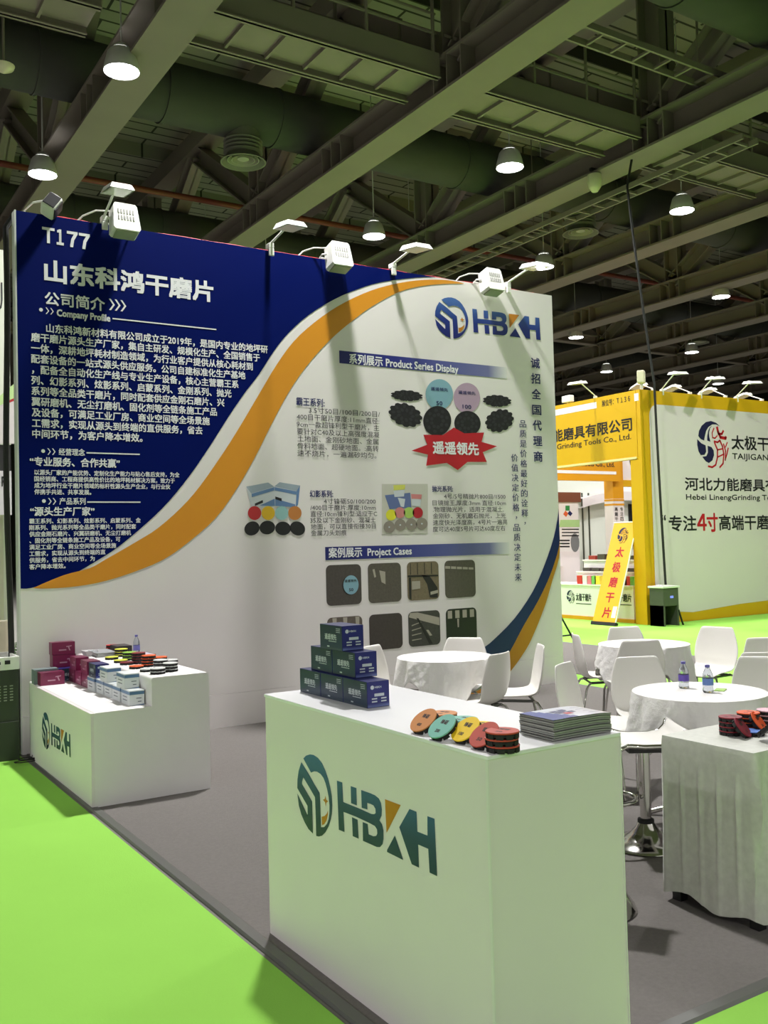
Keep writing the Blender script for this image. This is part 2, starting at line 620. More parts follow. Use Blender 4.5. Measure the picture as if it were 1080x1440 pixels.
b.lathe([(0.0, 0.28), (0.12, 0.29), (0.13, 0.32), (0.11, 0.36), (0.06, 0.40), (0.0, 0.4)], 20, cap=False)
part(b, 'driver_box', house_mat, t0, 40)
b = MB()
b.lathe([(0.232, 0.03), (0.2, 0.012), (0.1, 0.002), (0.0, 0.0)], 28, cap=False)
part(b, 'lens', lens_mat, t0, 60)
b = MB()
b.tube([(0, 0, 0.38), (0, 0, CZ - 0.02 - LZ)], 0.012, 6)
part(b, 'hanging_rod', house_mat, t0)
used = [False]
ld = bpy.data.lights.new('bay_glow', 'AREA')
ld.shape = 'DISK'
ld.size = 0.42
ld.energy = BAY_WATTS
ld.color = (1.0, 0.985, 0.97)
ld.spread = math.radians(160)
ld2 = ld.copy()
ld2.energy = BAY_WATTS * 2.15          # the lamp right above this booth is the strongest
ld3 = ld.copy()
ld3.energy = BAY_WATTS * 1.45
def bay_light(x, y, ld=ld):
    lo = bpy.data.objects.new('bay_glow', ld)
    COL.objects.link(lo)
    lo.location = (x, y, LZ - 0.012)
for (x, y), lab in LPOS:
    place(t0, used, (x, y, LZ), 0, lab)
    bay_light(x, y)
# the rows go on to the right, to the left and behind the camera
OUT = [(9.4, -0.8), (14.1, -0.8), (2.4, -0.8), (2.4, 14.93), (9.4, 14.93), (14.1, 14.93), (2.4, 19.15), (9.4, 19.15), (20.7, 19.15), (26.4, 9.2), (-4.2, 9.2), (20.7, 4.93)]
OUT += [(x, y) for x in (-28.0, -22.0, -16.0) for y in (-20.0, -14.0, -8.0, -2.0, 4.0)]
OUT += [(x, -20.0) for x in (-4.2, 2.4, 9.4, 14.1)] + [(-4.2, -15.0), (14.1, -15.0)]
for x, y in OUT:
    place(t0, used, (x, y, LZ), 0, 'round high bay lamp of the rows outside the picture', 'high bay lamps of the outer rows')
    bay_light(x, y, ld2 if (x, y) == (2.4, -0.8) else ld3 if x < -10 else ld)

# hanging camera, bell sensor, drop cable
t = thing('dome_camera', 'pale dome camera hanging from the truss right of the upper centre', 'camera', (11.39, 4.75, 8.2), 0)
b = MB()
b.lathe([(0.0, -0.06), (0.06, -0.04), (0.12, 0.05), (0.14, 0.16), (0.13, 0.28), (0.05, 0.3), (0.0, 0.3)], 18, cap=False)
part(b, 'dome', M('aged_white', (206, 200, 172), 0.4), t, 50)
b = MB()
b.tube([(0, 0, 0.28), (0, 0, 0.30), (-0.02, 0, 0.36)], 0.03, 8)
b.box(-0.1, 0.08, -0.03, 0.03, 0.34, 0.4)
part(b, 'bracket', black_plastic, t)
t = thing('bell_sensor', 'small bell shaped sensor on a rod at the upper left edge', 'sensor', (1.019, 5.744, 8.35), 0)
b = MB()
b.lathe([(0.0, -0.06), (0.04, -0.05), (0.13, 0.0), (0.15, 0.05), (0.06, 0.09), (0.03, 0.1)], 16, cap=False)
part(b, 'bell', M('aged_white', (206, 200, 172), 0.4), t, 50)
b = MB()
b.tube([(0, 0, 0.09), (0, 0, CZ - 8.36)], 0.018, 6)
part(b, 'rod', truss_paint, t)
t = thing('security_camera', 'small white camera under the truss at the right edge', 'camera', (15.85, 4.1, 8.30), 0.5)
b = MB()
b.box(-0.1, 0.1, -0.05, 0.05, -0.07, 0.05, bev=0.02)
part(b, 'body', M('aged_white', (206, 200, 172), 0.4), t)
b = MB()
b.tube([(0, 0, 0.04), (0, 0, 0.2)], 0.02, 8)
part(b, 'mount', black_plastic, t)
b = MB()
pts = [at_y(u, v, 3.93) for u, v in ((876, 150), (882, 262), (890, 330), (905, 440), (920, 540), (923, 600), (928.5, 700), (934, 790), (936, 822))]
pts[0] = Vector((11.62, 3.93, 8.9))
pts[-1].z = 0.73
b.tube(pts, 0.022, 8)
tag(sm(b.build('power_cable', black_rubber, loc=(12.05, 3.93, 0.7))), 'long dark power cable dropping from the roof past the yellow booth corner', 'cable')

# ---------------------------------------------------------------- printed booth wall T177
WW, WH = 5.793, 4.376
wall = thing('display_wall', 'tall printed exhibition wall with a blue field, orange swoosh and product text', 'booth wall', (WW / 2, 0, 0), 0, None, world=True)
b = MB()
b.box(0, WW, 0.0, 0.10, 0.30, WH)
part(b, 'panel', white_print, wall)
b = MB()
b.box(0, WW, -0.002, 0.10, 0.0, 0.298)
part(b, 'skirting_board', white_print, wall)
b = MB()
b.box(-0.012, 0.0, -0.004, 0.104, 0.006, WH + 0.004)
part(b, 'edge_profile', M('edge_alu', (206, 208, 204), 0.5), wall)
WF = FR((0, 0, 0), (1, 0, 0), (0, 0, 1))      # wall face, normal towards the viewer
def wp(u, v):
    p = at_y(u, v, 0.0)
    return (min(max(p.x, 0.0), WW), min(max(p.z, 0.008), WH))
def smooth_pts(P, n=4):
    out = []
    for i in range(len(P) - 1):
        p0, p1, p2, p3 = P[max(i - 1, 0)], P[i], P[i + 1], P[min(i + 2, len(P) - 1)]
        for k in range(n):
            t = k / n
            out.append(tuple(0.5 * (2 * p1[j] + (p2[j] - p0[j]) * t + (2 * p0[j] - 5 * p1[j] + 4 * p2[j] - p3[j]) * t * t + (3 * p1[j] - p0[j] - 3 * p2[j] + p3[j]) * t ** 3) for j in (0, 1)))
    return out + [P[-1]]
blue_edge = [(29.6, 827.7), (43, 827), (74, 818.5), (104, 807), (137, 788), (167, 768.5), (207, 735), (237, 705.5), (267, 668.5), (296, 626), (322, 585), (344.5, 552),
             (364.5, 526), (385, 494), (405, 469), (434, 443), (470, 421), (503, 406.7), (536, 397), (584, 390.5), (612, 390)]
or_up = [(46, 827), (89, 809), (126, 799), (148, 787), (193, 761), (222, 742.6), (255.5, 713), (281.5, 683), (315, 635), (340.7, 594), (366, 551),
         (389, 512.6), (413, 480), (442, 453.5), (474.5, 431), (511, 412.8), (543.7, 402), (584, 394.6), (625, 393.6), (652, 398.3)]
or_lo = [(652, 399), (625, 399.3), (592.6, 402.5), (560, 411), (523, 431), (495, 451.5), (462, 480), (429.6, 516.7), (405, 553), (381, 598), (359.5, 641), (333, 687), (303.7, 727.8),
         (266.7, 761), (229.6, 787), (185, 805.5), (148, 817), (118.5, 823), (89, 826.5), (59, 827.8)]
be = smooth_pts([wp(*q) for q in blue_edge], 3)
zb0 = be[0][1]
b = MB()
b.poly([(0, zb0)] + be + [(be[-1][0], WH), (0, WH)], WF, 0, 0.002)
part(b, 'blue_field', navy_print, wall)
b = MB()
b.poly(smooth_pts([wp(*q) for q in or_up], 3) + smooth_pts([wp(*q) for q in or_lo], 3), WF, 0, 0.0025)
part(b, 'orange_swoosh', orange_print, wall)
sw_up = [(787.5, 705), (785, 721), (778.7, 755), (766, 793), (749, 831.6), (723, 870), (693.5, 900), (680, 910.7), (650, 934), (620, 952), (590, 968), (560, 980)]
sw_mid = [(790, 742), (786, 768), (774.4, 806), (757, 844), (736, 880), (717, 916), (700, 941), (675, 968), (650, 985), (620, 1000)]
sw_lo = [(790, 760), (786, 784), (776, 818), (766.7, 850), (751, 890), (739, 914), (718.5, 943), (700, 962), (680, 980), (655, 997), (630, 1010)]
U, Mi, L = [smooth_pts([wp(*q) for q in k], 3) for k in (sw_up, sw_mid, sw_lo)]
b = MB()
b.poly(U + Mi[::-1], WF, 0, 0.0032)
part(b, 'corner_swoosh', swoosh_navy, wall)
b = MB()
b.poly(Mi + L[::-1], WF, 0, 0.0036)
part(b, 'corner_stripe', M('stripe_ochre', (186, 128, 30), 0.45), wall)

LOGO = {
 'B': [[(0.189, 0.907), (0.268, 0.957), (0.374, 0.99), (0.474, 1.0), (0.583, 0.983), (0.689, 0.937), (0.772, 0.861), (0.838, 0.772), (0.887, 0.672), (0.918, 0.579), (0.925, 0.474), (0.911, 0.377), (0.877, 0.288), (0.818, 0.192), (0.735, 0.103), (0.646, 0.04), (0.563, 0.01), (0.493, 0.0), (0.49, 0.252), (0.483, 0.477), (0.325, 0.576), (0.175, 0.666), (0.136, 0.593), (0.139, 0.57), (0.275, 0.487), (0.404, 0.407), (0.404, 0.232), (0.407, 0.007), (0.288, 0.036), (0.189, 0.096), (0.096, 0.179), (0.033, 0.278), (0.0, 0.424), (0.123, 0.325), (0.262, 0.212), (0.275, 0.219), (0.275, 0.325), (0.146, 0.404), (0.0, 0.493), (0.01, 0.603), (0.05, 0.725), (0.132, 0.851), (0.331, 0.735), (0.477, 0.636), (0.609, 0.556), (0.616, 0.447), (0.623, 0.278), (0.626, 0.139), (0.705, 0.159), (0.778, 0.215), (0.825, 0.285), (0.848, 0.364), (0.854, 0.457), (0.838, 0.553), (0.805, 0.639), (0.765, 0.709), (0.715, 0.762), (0.646, 0.795), (0.556, 0.808), (0.48, 0.798), (0.391, 0.765)],
       [(1.053, 0.795), (1.182, 0.798), (1.195, 0.57), (1.556, 0.575), (1.834, 0.573), (1.891, 0.583), (1.927, 0.603), (1.924, 0.649), (1.884, 0.679), (1.818, 0.682), (1.748, 0.679), (1.748, 0.603), (1.623, 0.596), (1.619, 0.798), (1.825, 0.803), (1.924, 0.8), (2.003, 0.781), (2.043, 0.742), (2.06, 0.675), (2.05, 0.603), (2.003, 0.54), (2.056, 0.51), (2.083, 0.447), (2.079, 0.354), (2.056, 0.291), (2.003, 0.245), (1.93, 0.228), (1.632, 0.222), (1.636, 0.437), (1.748, 0.44), (1.762, 0.328), (1.868, 0.331), (1.927, 0.351), (1.95, 0.381), (1.947, 0.427), (1.901, 0.454), (1.785, 0.46), (1.48, 0.463), (1.195, 0.454), (1.209, 0.219), (1.073, 0.215)],
       [(1.381, 0.795), (1.51, 0.798), (1.513, 0.599), (1.381, 0.596)], [(1.394, 0.437), (1.523, 0.437), (1.536, 0.222), (1.401, 0.219)],
       [(2.315, 0.45), (2.47, 0.225), (2.146, 0.228), (2.149, 0.252)],
       [(2.616, 0.801), (2.748, 0.801), (2.755, 0.596), (2.94, 0.6), (2.947, 0.801), (3.073, 0.803), (3.093, 0.228), (2.96, 0.228), (2.947, 0.466), (2.762, 0.464), (2.768, 0.225), (2.632, 0.225), (2.407, 0.56)]],
 'O': [[(0.755, 0.553), (0.775, 0.51), (0.821, 0.497), (0.775, 0.47), (0.758, 0.424), (0.745, 0.47), (0.689, 0.49), (0.738, 0.51)], [(0.646, 0.272), (0.728, 0.301), (0.785, 0.344), (0.815, 0.391), (0.808, 0.334), (0.772, 0.255), (0.709, 0.195), (0.652, 0.169)],
       [(2.129, 0.801), (2.447, 0.805), (2.146, 0.437)]]}
def logo(parent, fr, x, z, wd, h, grad, d=0.003):
    b = MB()
    for P in LOGO['B']:
        b.poly([(x + px / 3.093 * wd, z + pz * h) for px, pz in P], fr, 0, d)
    part(b, 'logo_blue', grad, parent)
    b = MB()
    for P in LOGO['O']:
        b.poly([(x + px / 3.093 * wd, z + pz * h) for px, pz in P], fr, 0, d)
    part(b, 'logo_orange', M('logo_orange', (190, 122, 24), 0.45), parent)
l0, l1 = at_y(611.5, 447, 0), at_y(759.7, 470, 0)
zt, zlo = at_y(632, 418, 0).z, at_y(636, 476, 0).z
logo(wall, WF, l0.x, zlo, l1.x - l0.x, zt - zlo, MG('logo_wall_blue', [(0, (12, 22, 98)), (0.45, (24, 48, 128)), (1, (66, 108, 176))], 2, 0.4))

def line(b, body, uL, v, uR, hpx, bold=0.02, m=0, d=0.004):
    """one printed line: left pixel, centre height there, right pixel, letter height there"""
    p = at_y(uL, v, 0)
    dist = (p - CAM).dot(FW)
    # right end on the same height
    lo, hi = p.x, WW
    for _ in range(30):
        mid = (lo + hi) / 2
        q = Vector((mid, 0, p.z)) - CAM
        if 540 + FPX * q.dot(RT) / q.dot(FW) < uR:
            lo = mid
        else:
            hi = mid
    b.text(body, WF, p.x, lo, p.z, hpx * dist / FPX, m, bold, d)
ink_white = M('ink_white', (232, 232, 236), 0.5, var=0.02)
b = MB()
for ch_, u0_, u1_, v_ in (('Ｔ', 60, 75.8, 330.2), ('１', 80.2, 88.6, 333.4), ('７', 94.8, 108.2, 336.0), ('７', 111.8, 125.4, 338.8)):
    line(b, ch_, u0_, v_, u1_, 28, 0.03)
part(b, 'booth_number', ink_white, wall)
b = MB()
line(b, '山东科鸿干磨片', 63, 381, 299, 33, 0.035)
part(b, 'company_name', ink_white, wall)
b = MB()
line(b, '公司简介', 63, 419.5, 147, 20, 0.02)
def chevrons(b, u, v, n, s, step):
    p = at_y(u, v, 0)
    k = (p - CAM).dot(FW) / FPX
    for i in range(n):
        x, h = p.x + i * step * k * 1.25, s * k
        t = h * 0.35
        b.poly([(x, p.z + h), (x + t, p.z + h), (x + h * 0.7 + t, p.z), (x + t, p.z - h), (x, p.z - h), (x + h * 0.7, p.z)], WF, 0, 0.004)
def bullet(b, u, v, r):
    p = at_y(u, v, 0)
    rr = r * (p - CAM).dot(FW) / FPX
    b.poly([(p.x + rr * math.cos(a * PI / 8), p.z + rr * math.sin(a * PI / 8)) for a in range(16)], WF, 0, 0.004)
def rule(b, u0, v0, u1, t):
    p, q = at_y(u0, v0, 0), at_y(u1, v0 + (u1 - u0) * 0.1, 0)
    h = t * (p - CAM).dot(FW) / FPX / 2
    b.poly([(p.x, p.z - h), (q.x, p.z - h), (q.x, p.z + h), (p.x, p.z + h)], WF, 0, 0.004)
chevrons(b, 153, 428, 3, 8, 6.5)
bullet(b, 57.5, 435.7, 2.6)
chevrons(b, 64, 437, 2, 4.6, 5)
line(b, 'Company Profile', 80, 439.5, 154.5, 13.5, 0.03)
rule(b, 158, 448, 304, 1.8)
part(b, 'profile_heading', ink_white, wall)
para = [('山东科鸿新材料有限公司成立于2019年，是国内专业的地坪研', 65, 376), ('磨干磨片源头生产厂家，集自主研发、规模化生产、全国销售于', 43.7, 365), ('一体，深耕地坪耗材制造领域，为行业客户提供从核心耗材到', 43.7, 355),
        ('配套设备的一站式源头供应服务。公司自建标准化生产基地', 43.8, 344.6), ('，配备全自动化生产线与专业生产设备，核心主营霸王系', 45, 335), ('列、幻影系列、炫影系列、启蒙系列、金刚系列、抛光', 44, 325),
        ('系列等全品类干磨片，同时配套供应金刚石磨片、兴', 44.3, 315), ('翼研磨机、无尘打磨机、固化剂等全链条施工产品', 44.6, 304.6), ('及设备，可满足工业厂房、商业空间等全场景施', 44.8, 294.5), ('工需求，实现从源头到终端的直供服务，省去', 45, 284.4), ('中间环节，为客户降本增效。', 45.4, 200)]
b = MB()
for i, (tx, u0, u1) in enumerate(para):
    line(b, tx, u0, 459.0 + (2.5 if i == 0 else 0) + i * 15.1, u1, 13.2, 0.022)
part(b, 'profile_paragraph', ink_white, wall)
b = MB()
bullet(b, 60.5, 634.3, 2.6)
chevrons(b, 66.5, 635, 2, 4.6, 5)
line(b, '经营理念', 82.5, 635.5, 119, 10.5, 0.015)
rule(b, 121.5, 636.8, 196.5, 1.8)
bullet(b, 61.6, 704.6, 2.6)
chevrons(b, 67.5, 705, 2, 4.6, 5)
line(b, '产品系列', 83.5, 705, 120, 10.5, 0.015)
rule(b, 122.5, 706, 197.5, 1.8)
part(b, 'section_headings', ink_white, wall)
b = MB()
line(b, '“专业服务、合作共赢”', 42, 649, 168, 13.5, 0.025)
line(b, '“源头生产厂家”', 42.5, 719.5, 132.5, 13.5, 0.025)
part(b, 'slogan_lines', ink_white, wall)
b = MB()
for i, (tx, u1) in enumerate((('以源头厂家的产能优势、定制化生产能力与贴心售后支持，为全', 252), ('国经销商、工程商提供高性价比的地坪耗材解决方案，致力于', 245.5), ('成为地坪行业干磨片领域的标杆性源头生产企业，与行业伙', 239), ('伴携手共进、共享发展。', 128))):
    line(b, tx, 48.2, 664.2 + i * 9.2, u1, 8.0, 0.02)
for i, (tx, u1) in enumerate((('霸王系列、幻影系列、炫影系列、启蒙系列、金', 197.5), ('刚系列、抛光系列等全品类干磨片，同时配套', 191), ('供应金刚石磨片、兴翼研磨机、无尘打磨机', 184), ('、固化剂等全链条施工产品及设备，可', 169), ('满足工业厂房、商业空间等全场景施', 163), ('工需求，实现从源头到终端的直', 148), ('供服务，省去中间环节，为', 133), ('客户降本增效。', 92))):
    line(b, tx, 41.2, 733 + i * 9.2, u1, 7.8, 0.02)
part(b, 'small_paragraphs', ink_white, wall)

def rect_px(b, u0, vt, vb, u1, m=0, d=0.002, y=0.0):
    p, q = at_y(u0, vt, y), at_y(u0, vb, y)
    lo, hi = p.x, WW
    for _ in range(30):
        mid = (lo + hi) / 2
        k = Vector((mid, 0, p.z)) - CAM
        if 540 + FPX * k.dot(RT) / k.dot(FW) < u1:
            lo = mid
        else:
            hi = mid
    b.poly([(p.x, q.z), (lo, q.z), (lo, p.z), (p.x, p.z)], WF, m, d)
    return p.x, lo, q.z, p.z
bar = MG('title_bar', [(0, (20, 26, 100)), (0.3, (36, 44, 128)), (0.65, (86, 92, 152)), (0.88, (110, 114, 160)), (1, (222, 222, 220))], 0, 0.45)
for (u0, vt, vb, u1), tl, tx in (((476.8, 492.8, 510.7, 712), 'title_bar', ('系列展示 Product Series Display', 491, 504.5, 644, 15.5)), ((457, 769.3, 787.8, 716), 'title_bar', ('案例展示  Project Cases', 462, 777.8, 578.5, 15))):
    b = MB()
    rect_px(b, u0, vt, vb, u1)
    tb = part(b, tl, bar, wall)
    b = MB()
    line(b, tx[0], tx[1], tx[2], tx[3], tx[4], 0.02)
    part(b, 'lettering', ink_white, tb)

b = MB()
line(b, '霸王系列:', 416.5, 564.5, 456, 12.5, 0.015)
line(b, '幻影系列:', 435.5, 694.5, 468, 10.5, 0.02)
line(b, '抛光系列:', 607.5, 687.5, 636.5, 9, 0.02)
part(b, 'series_titles', ink_navy, wall)
b = MB()
for i, (tx, u0, u1) in enumerate((('3.5寸50目/100目/200目/', 434, 534), ('400目干磨片厚度:11mm直径:', 417, 533), ('9cm一款超锋利型干磨片，主', 417, 533), ('要针对C40及以上高强度混凝', 417.5, 533), ('土地面、金刚砂地面、金属', 418, 532), ('骨料地面、超硬地面。:高转', 418, 532), ('不烧片，一遍漏砂均匀。', 418, 529))):
    if i == 6:
        tx, u1 = '速不烧片，一遍漏砂均匀。', 529
    line(b, tx, u0, 575.7 + (u0 - 417) * 0.06 + i * 10.25, u1, 9.5, 0.006)
for i, (tx, u0, u1) in enumerate((('4寸锋砺50/100/200', 455, 528), ('/400目干磨片:厚度:10mm', 436, 528), ('直径:10cm锋利型:适应于C', 436.5, 530), ('35及以下金刚砂、混凝土', 436, 528), ('地面，可以直接衔接30目', 437, 528), ('金属刀头划痕', 437, 487))):
    line(b, tx, u0, 705 + i * 9.0, u1, 8.6, 0.006)
for i, (tx, u0, u1) in enumerate((('4号/5号精抛片800目/1500', 624, 710.5), ('目镜抛王,厚度:3mm 直径:10cm', 608, 711), ('.物理抛光片，适用于混凝土,', 608.5, 708), ('金刚砂、无机磨石抛光，上光', 608.5, 711), ('速度快光泽度高，4号片一遍亮', 608.5, 713), ('度可达40度5号片可达60度左右', 608.5, 710))):
    line(b, tx, u0, 698 + i * 9.3, u1, 8.2, 0.006)
part(b, 'product_paragraphs', ink_black, wall)
def column(b, body, u0, v0, u1, v1, em, bold):
    n = len(body)
    for i, ch in enumerate(body):
        f = i / (n - 1)
        p = at_y(u0 + (u1 - u0) * f, v0 + (v1 - v0) * f, 0)
        e = em * (p - CAM).dot(FW) / FPX
        if ch in '，,':
            b.text(ch, WF, p.x - e * 0.1, p.x + e * 0.12, p.z, e, 0, bold, 0.004, 0.1)
        else:
            b.text(ch, WF, p.x - e * 0.52, p.x + e * 0.52, p.z, e, 0, bold, 0.004, 0.385)
b = MB()
column(b, '诚招全国代理商', 752.5, 510.5, 756.5, 642, 15.5, 0.02)
column(b, '品质是价格最好的诠释，', 735, 596, 738, 735.5, 11.5, 0.012)
column(b, '价值决定价格，品质决定未来', 723.2, 643.8, 728.5, 811.5, 11.5, 0.012)
part(b, 'vertical_slogans', ink_navy, wall)
star = [(218, 590), (345, 542), (312, 463), (470, 465), (557, 405), (640, 452), (798, 445), (778, 520), (902, 555), (788, 602), (820, 680), (665, 680), (588, 745), (500, 688), (335, 710), (350, 622)]
K = 190 / 1080
b = MB()
b.poly([wp(540 + x * K, 530 + y * K) for x, y in star], WF, 0, 0.0045)
st = part(b, 'star_burst', ink_red, wall)
b = MB()
line(b, '遥遥领先', 608.5, 629.5, 672.5, 19, 0.03, 0, 0.006)
part(b, 'lettering', ink_white, st)

# product pictures printed on the wall
def disc(b, cu, cv, ru, rv, m=0, d=0.003, n=24, rot=0.0, notch=0):
    P = []
    for k in range(n):
        a = 2 * PI * k / n
        r = 1.0
        if notch and (k % notch == 0):
            r = 0.88
        x, y = ru * r * math.cos(a), rv * r * math.sin(a)
        P.append(wp(cu + x * math.cos(rot) - y * math.sin(rot), cv + x * math.sin(rot) + y * math.cos(rot)))
    b.poly(P[::-1], WF, m, d)
print_black = M('print_black', (24, 24, 26), 0.5, var=0.35, scale=40)
print_grey = M('print_grey', (42, 42, 45), 0.5, var=0.3, scale=40)
PC = lambda n, c: M(n, c, 0.5, var=0.03)
K2 = lambda x, y: (540 + x * K, 530 + y * K)
blk, seg = MB(), MB()
for x, y, ru, rv, rot, nt_ in ((181, 150, 130, 44, 0.06, 3), (170, 305, 140, 92, 0.35, 3), (424, 352, 112, 120, 0.2, 0), (666, 372, 106, 100, 0.2, 0), (903, 192, 116, 48, 0.06, 3), (922, 350, 118, 90, -0.35, 3)):
    cu, cv = K2(x, y)
    disc(blk, cu, cv, ru * K, rv * K, 0, 0.003, 36, rot, nt_)
    for k in range(9):
        a = 2 * PI * k / 9 + 0.2
        for rr in (0.72, 0.42):
            ex, ey = ru * K * rr * math.cos(a + (0.3 if rr < 0.5 else 0)), rv * K * rr * math.sin(a + (0.3 if rr < 0.5 else 0))
            disc(seg, cu + ex * math.cos(rot) - ey * math.sin(rot), cv + ex * math.sin(rot) + ey * math.cos(rot), ru * K * 0.13, rv * K * 0.13, 0, 0.0036, 7, rot + a)
part(blk, 'pad_pictures', print_black, wall)
part(seg, 'segment_pictures', print_grey, wall)
for (x, y, ru, rv), c, nm, tx in (((441, 140, 110, 122), (128, 170, 186), 'blue', '50'), ((661, 168, 106, 120), (178, 152, 176), 'mauve', '100')):
    b = MB()
    disc(b, *K2(x, y), ru * K, rv * K, 0, 0.0025, 32)
    q = part(b, 'pad_picture', PC('print_' + nm, c), wall)
    q['label'] = nm + ' printed pad'
    b = MB()
    cu, cv = K2(x, y)
    line(b, '遥遥领先', cu - 12, cv - 8, cu + 12, 5.2, 0.02, 0, 0.004)
    line(b, tx, cu - 4.2 if tx == '50' else cu - 6, cv + 12, cu + 4.2 if tx == '50' else cu + 6, 8, 0.02, 0, 0.004)
    part(b, 'lettering', ink_navy, q)
# boxes with four pads
K3 = lambda x, y: (335 + x / 8, 660 + y / 8)
b = MB()
b.poly([wp(*K3(*q)) for q in ((90, 195), (140, 270), (165, 435), (135, 390))], WF, 0, 0.002)
b.poly([wp(*K3(*q)) for q in ((90, 195), (335, 148), (405, 195), (145, 272))], WF, 1, 0.002)
b.poly([wp(*K3(*q)) for q in ((145, 272), (405, 195), (412, 415), (165, 440))], WF, 0, 0.0022)
b.poly([wp(*K3(*q)) for q in ((405, 195), (655, 245), (645, 430), (412, 415))], WF, 0, 0.0022)
b.poly([wp(*K3(*q)) for q in ((405, 192), (465, 145), (695, 182), (655, 248))], WF, 1, 0.002)
b.poly([wp(*K3(*q)) for q in ((655, 245), (695, 182), (672, 400), (645, 430))], WF, 2, 0.002)
b.poly([wp(*K3(*q)) for q in ((148, 275), (403, 200), (404, 238), (150, 312))], WF, 2, 0.003)
b.poly([wp(*K3(*q)) for q in ((407, 200), (654, 248), (652, 285), (408, 238))], WF, 2, 0.003)
b.poly([wp(*K3(*q)) for q in ((240, 408), (408, 330), (412, 412))], WF, 2, 0.003)
b.poly([wp(*K3(*q)) for q in ((415, 330), (640, 395), (640, 425), (415, 412))], WF, 2, 0.003)
b.poly([wp(*K3(*q)) for q in ((185, 385), (275, 345), (277, 375), (187, 412))], WF, 3, 0.0035)
b.poly([wp(*K3(*q)) for q in ((415, 305), (487, 328), (487, 360), (415, 335))], WF, 3, 0.0035)
part(b, 'carton_picture', [PC('pic_white', (200, 206, 212)), PC('pic_top', (150, 164, 176)), PC('pic_blue', (96, 128, 172)), ink_black], wall)
blk = MB()
for i, (x, c) in enumerate(((182, (190, 44, 48)), (335, (226, 184, 40)), (487, (146, 190, 190)), (635, (190, 122, 58)))):
    b = MB()
    disc(b, *K3(x, 492), 9.4, 9.8, 0, 0.004)
    part(b, 'pad_picture', PC('pic_pad_%d' % i, c), wall)
for x, y, r in ((153, 665, -0.5), (325, 655, -0.2), (502, 665, 0.1), (665, 665, 0.5)):
    disc(blk, *K3(x, y), 11, 9.6, 0, 0.0035, 24, r)
part(blk, 'pad_backs_picture', print_black, wall)
K4 = lambda x, y: (530 + x * 0.1759, 670 + y * 0.1759)
b = MB()
b.poly([wp(*K4(*q)) for q in ((40, 60), (405, 60), (405, 455), (40, 460))], WF, 0, 0.002)
pp = part(b, 'product_photo', PC('pic_cream', (196, 194, 184)), wall)
b = MB()
b.poly([wp(*K4(*q)) for q in ((62, 150), (265, 130), (275, 250), (100, 262))], WF, 0, 0.003)
b.poly([wp(*K4(*q)) for q in ((125, 75), (225, 70), (215, 160), (140, 165))], WF, 1, 0.0034)
b.poly([wp(*K4(*q)) for q in ((272, 140), (358, 145), (345, 240), (278, 235))], WF, 1, 0.0034)
b.poly([wp(*K4(*q)) for q in ((130, 70), (225, 66), (222, 105), (132, 112))], WF, 2, 0.0038)
b.poly([wp(*K4(*q)) for q in ((272, 140), (358, 145), (352, 182), (275, 178))], WF, 3, 0.0038)
b.poly([wp(*K4(*q)) for q in ((165, 170), (225, 180), (215, 245), (190, 240))], WF, 1, 0.0034)
for x, y, m in ((112, 308, 4), (183, 290, 3), (255, 290, 5), (325, 290, 6)):
    disc(b, *K4(x, y), 7.3, 7.8, m, 0.004)
for x, y in ((97, 405), (185, 388), (274, 385), (358, 378)):
    disc(b, *K4(x, y), 8, 8.4, 7, 0.004)
    disc(b, *K4(x, y), 1.2, 1.2, 1, 0.0045, 10)
part(b, 'pad_range_picture', [PC('pic_slate', (92, 108, 156)), PC('pic_white', (200, 206, 212)), PC('pic_lime', (206, 208, 96)), PC('pic_pink', (204, 128, 128)), PC('pic_yellow', (220, 216, 50)), PC('pic_green', (168, 200, 96)), PC('pic_red', (176, 28, 44)), PC('pic_stone', (140, 132, 122))], pp)

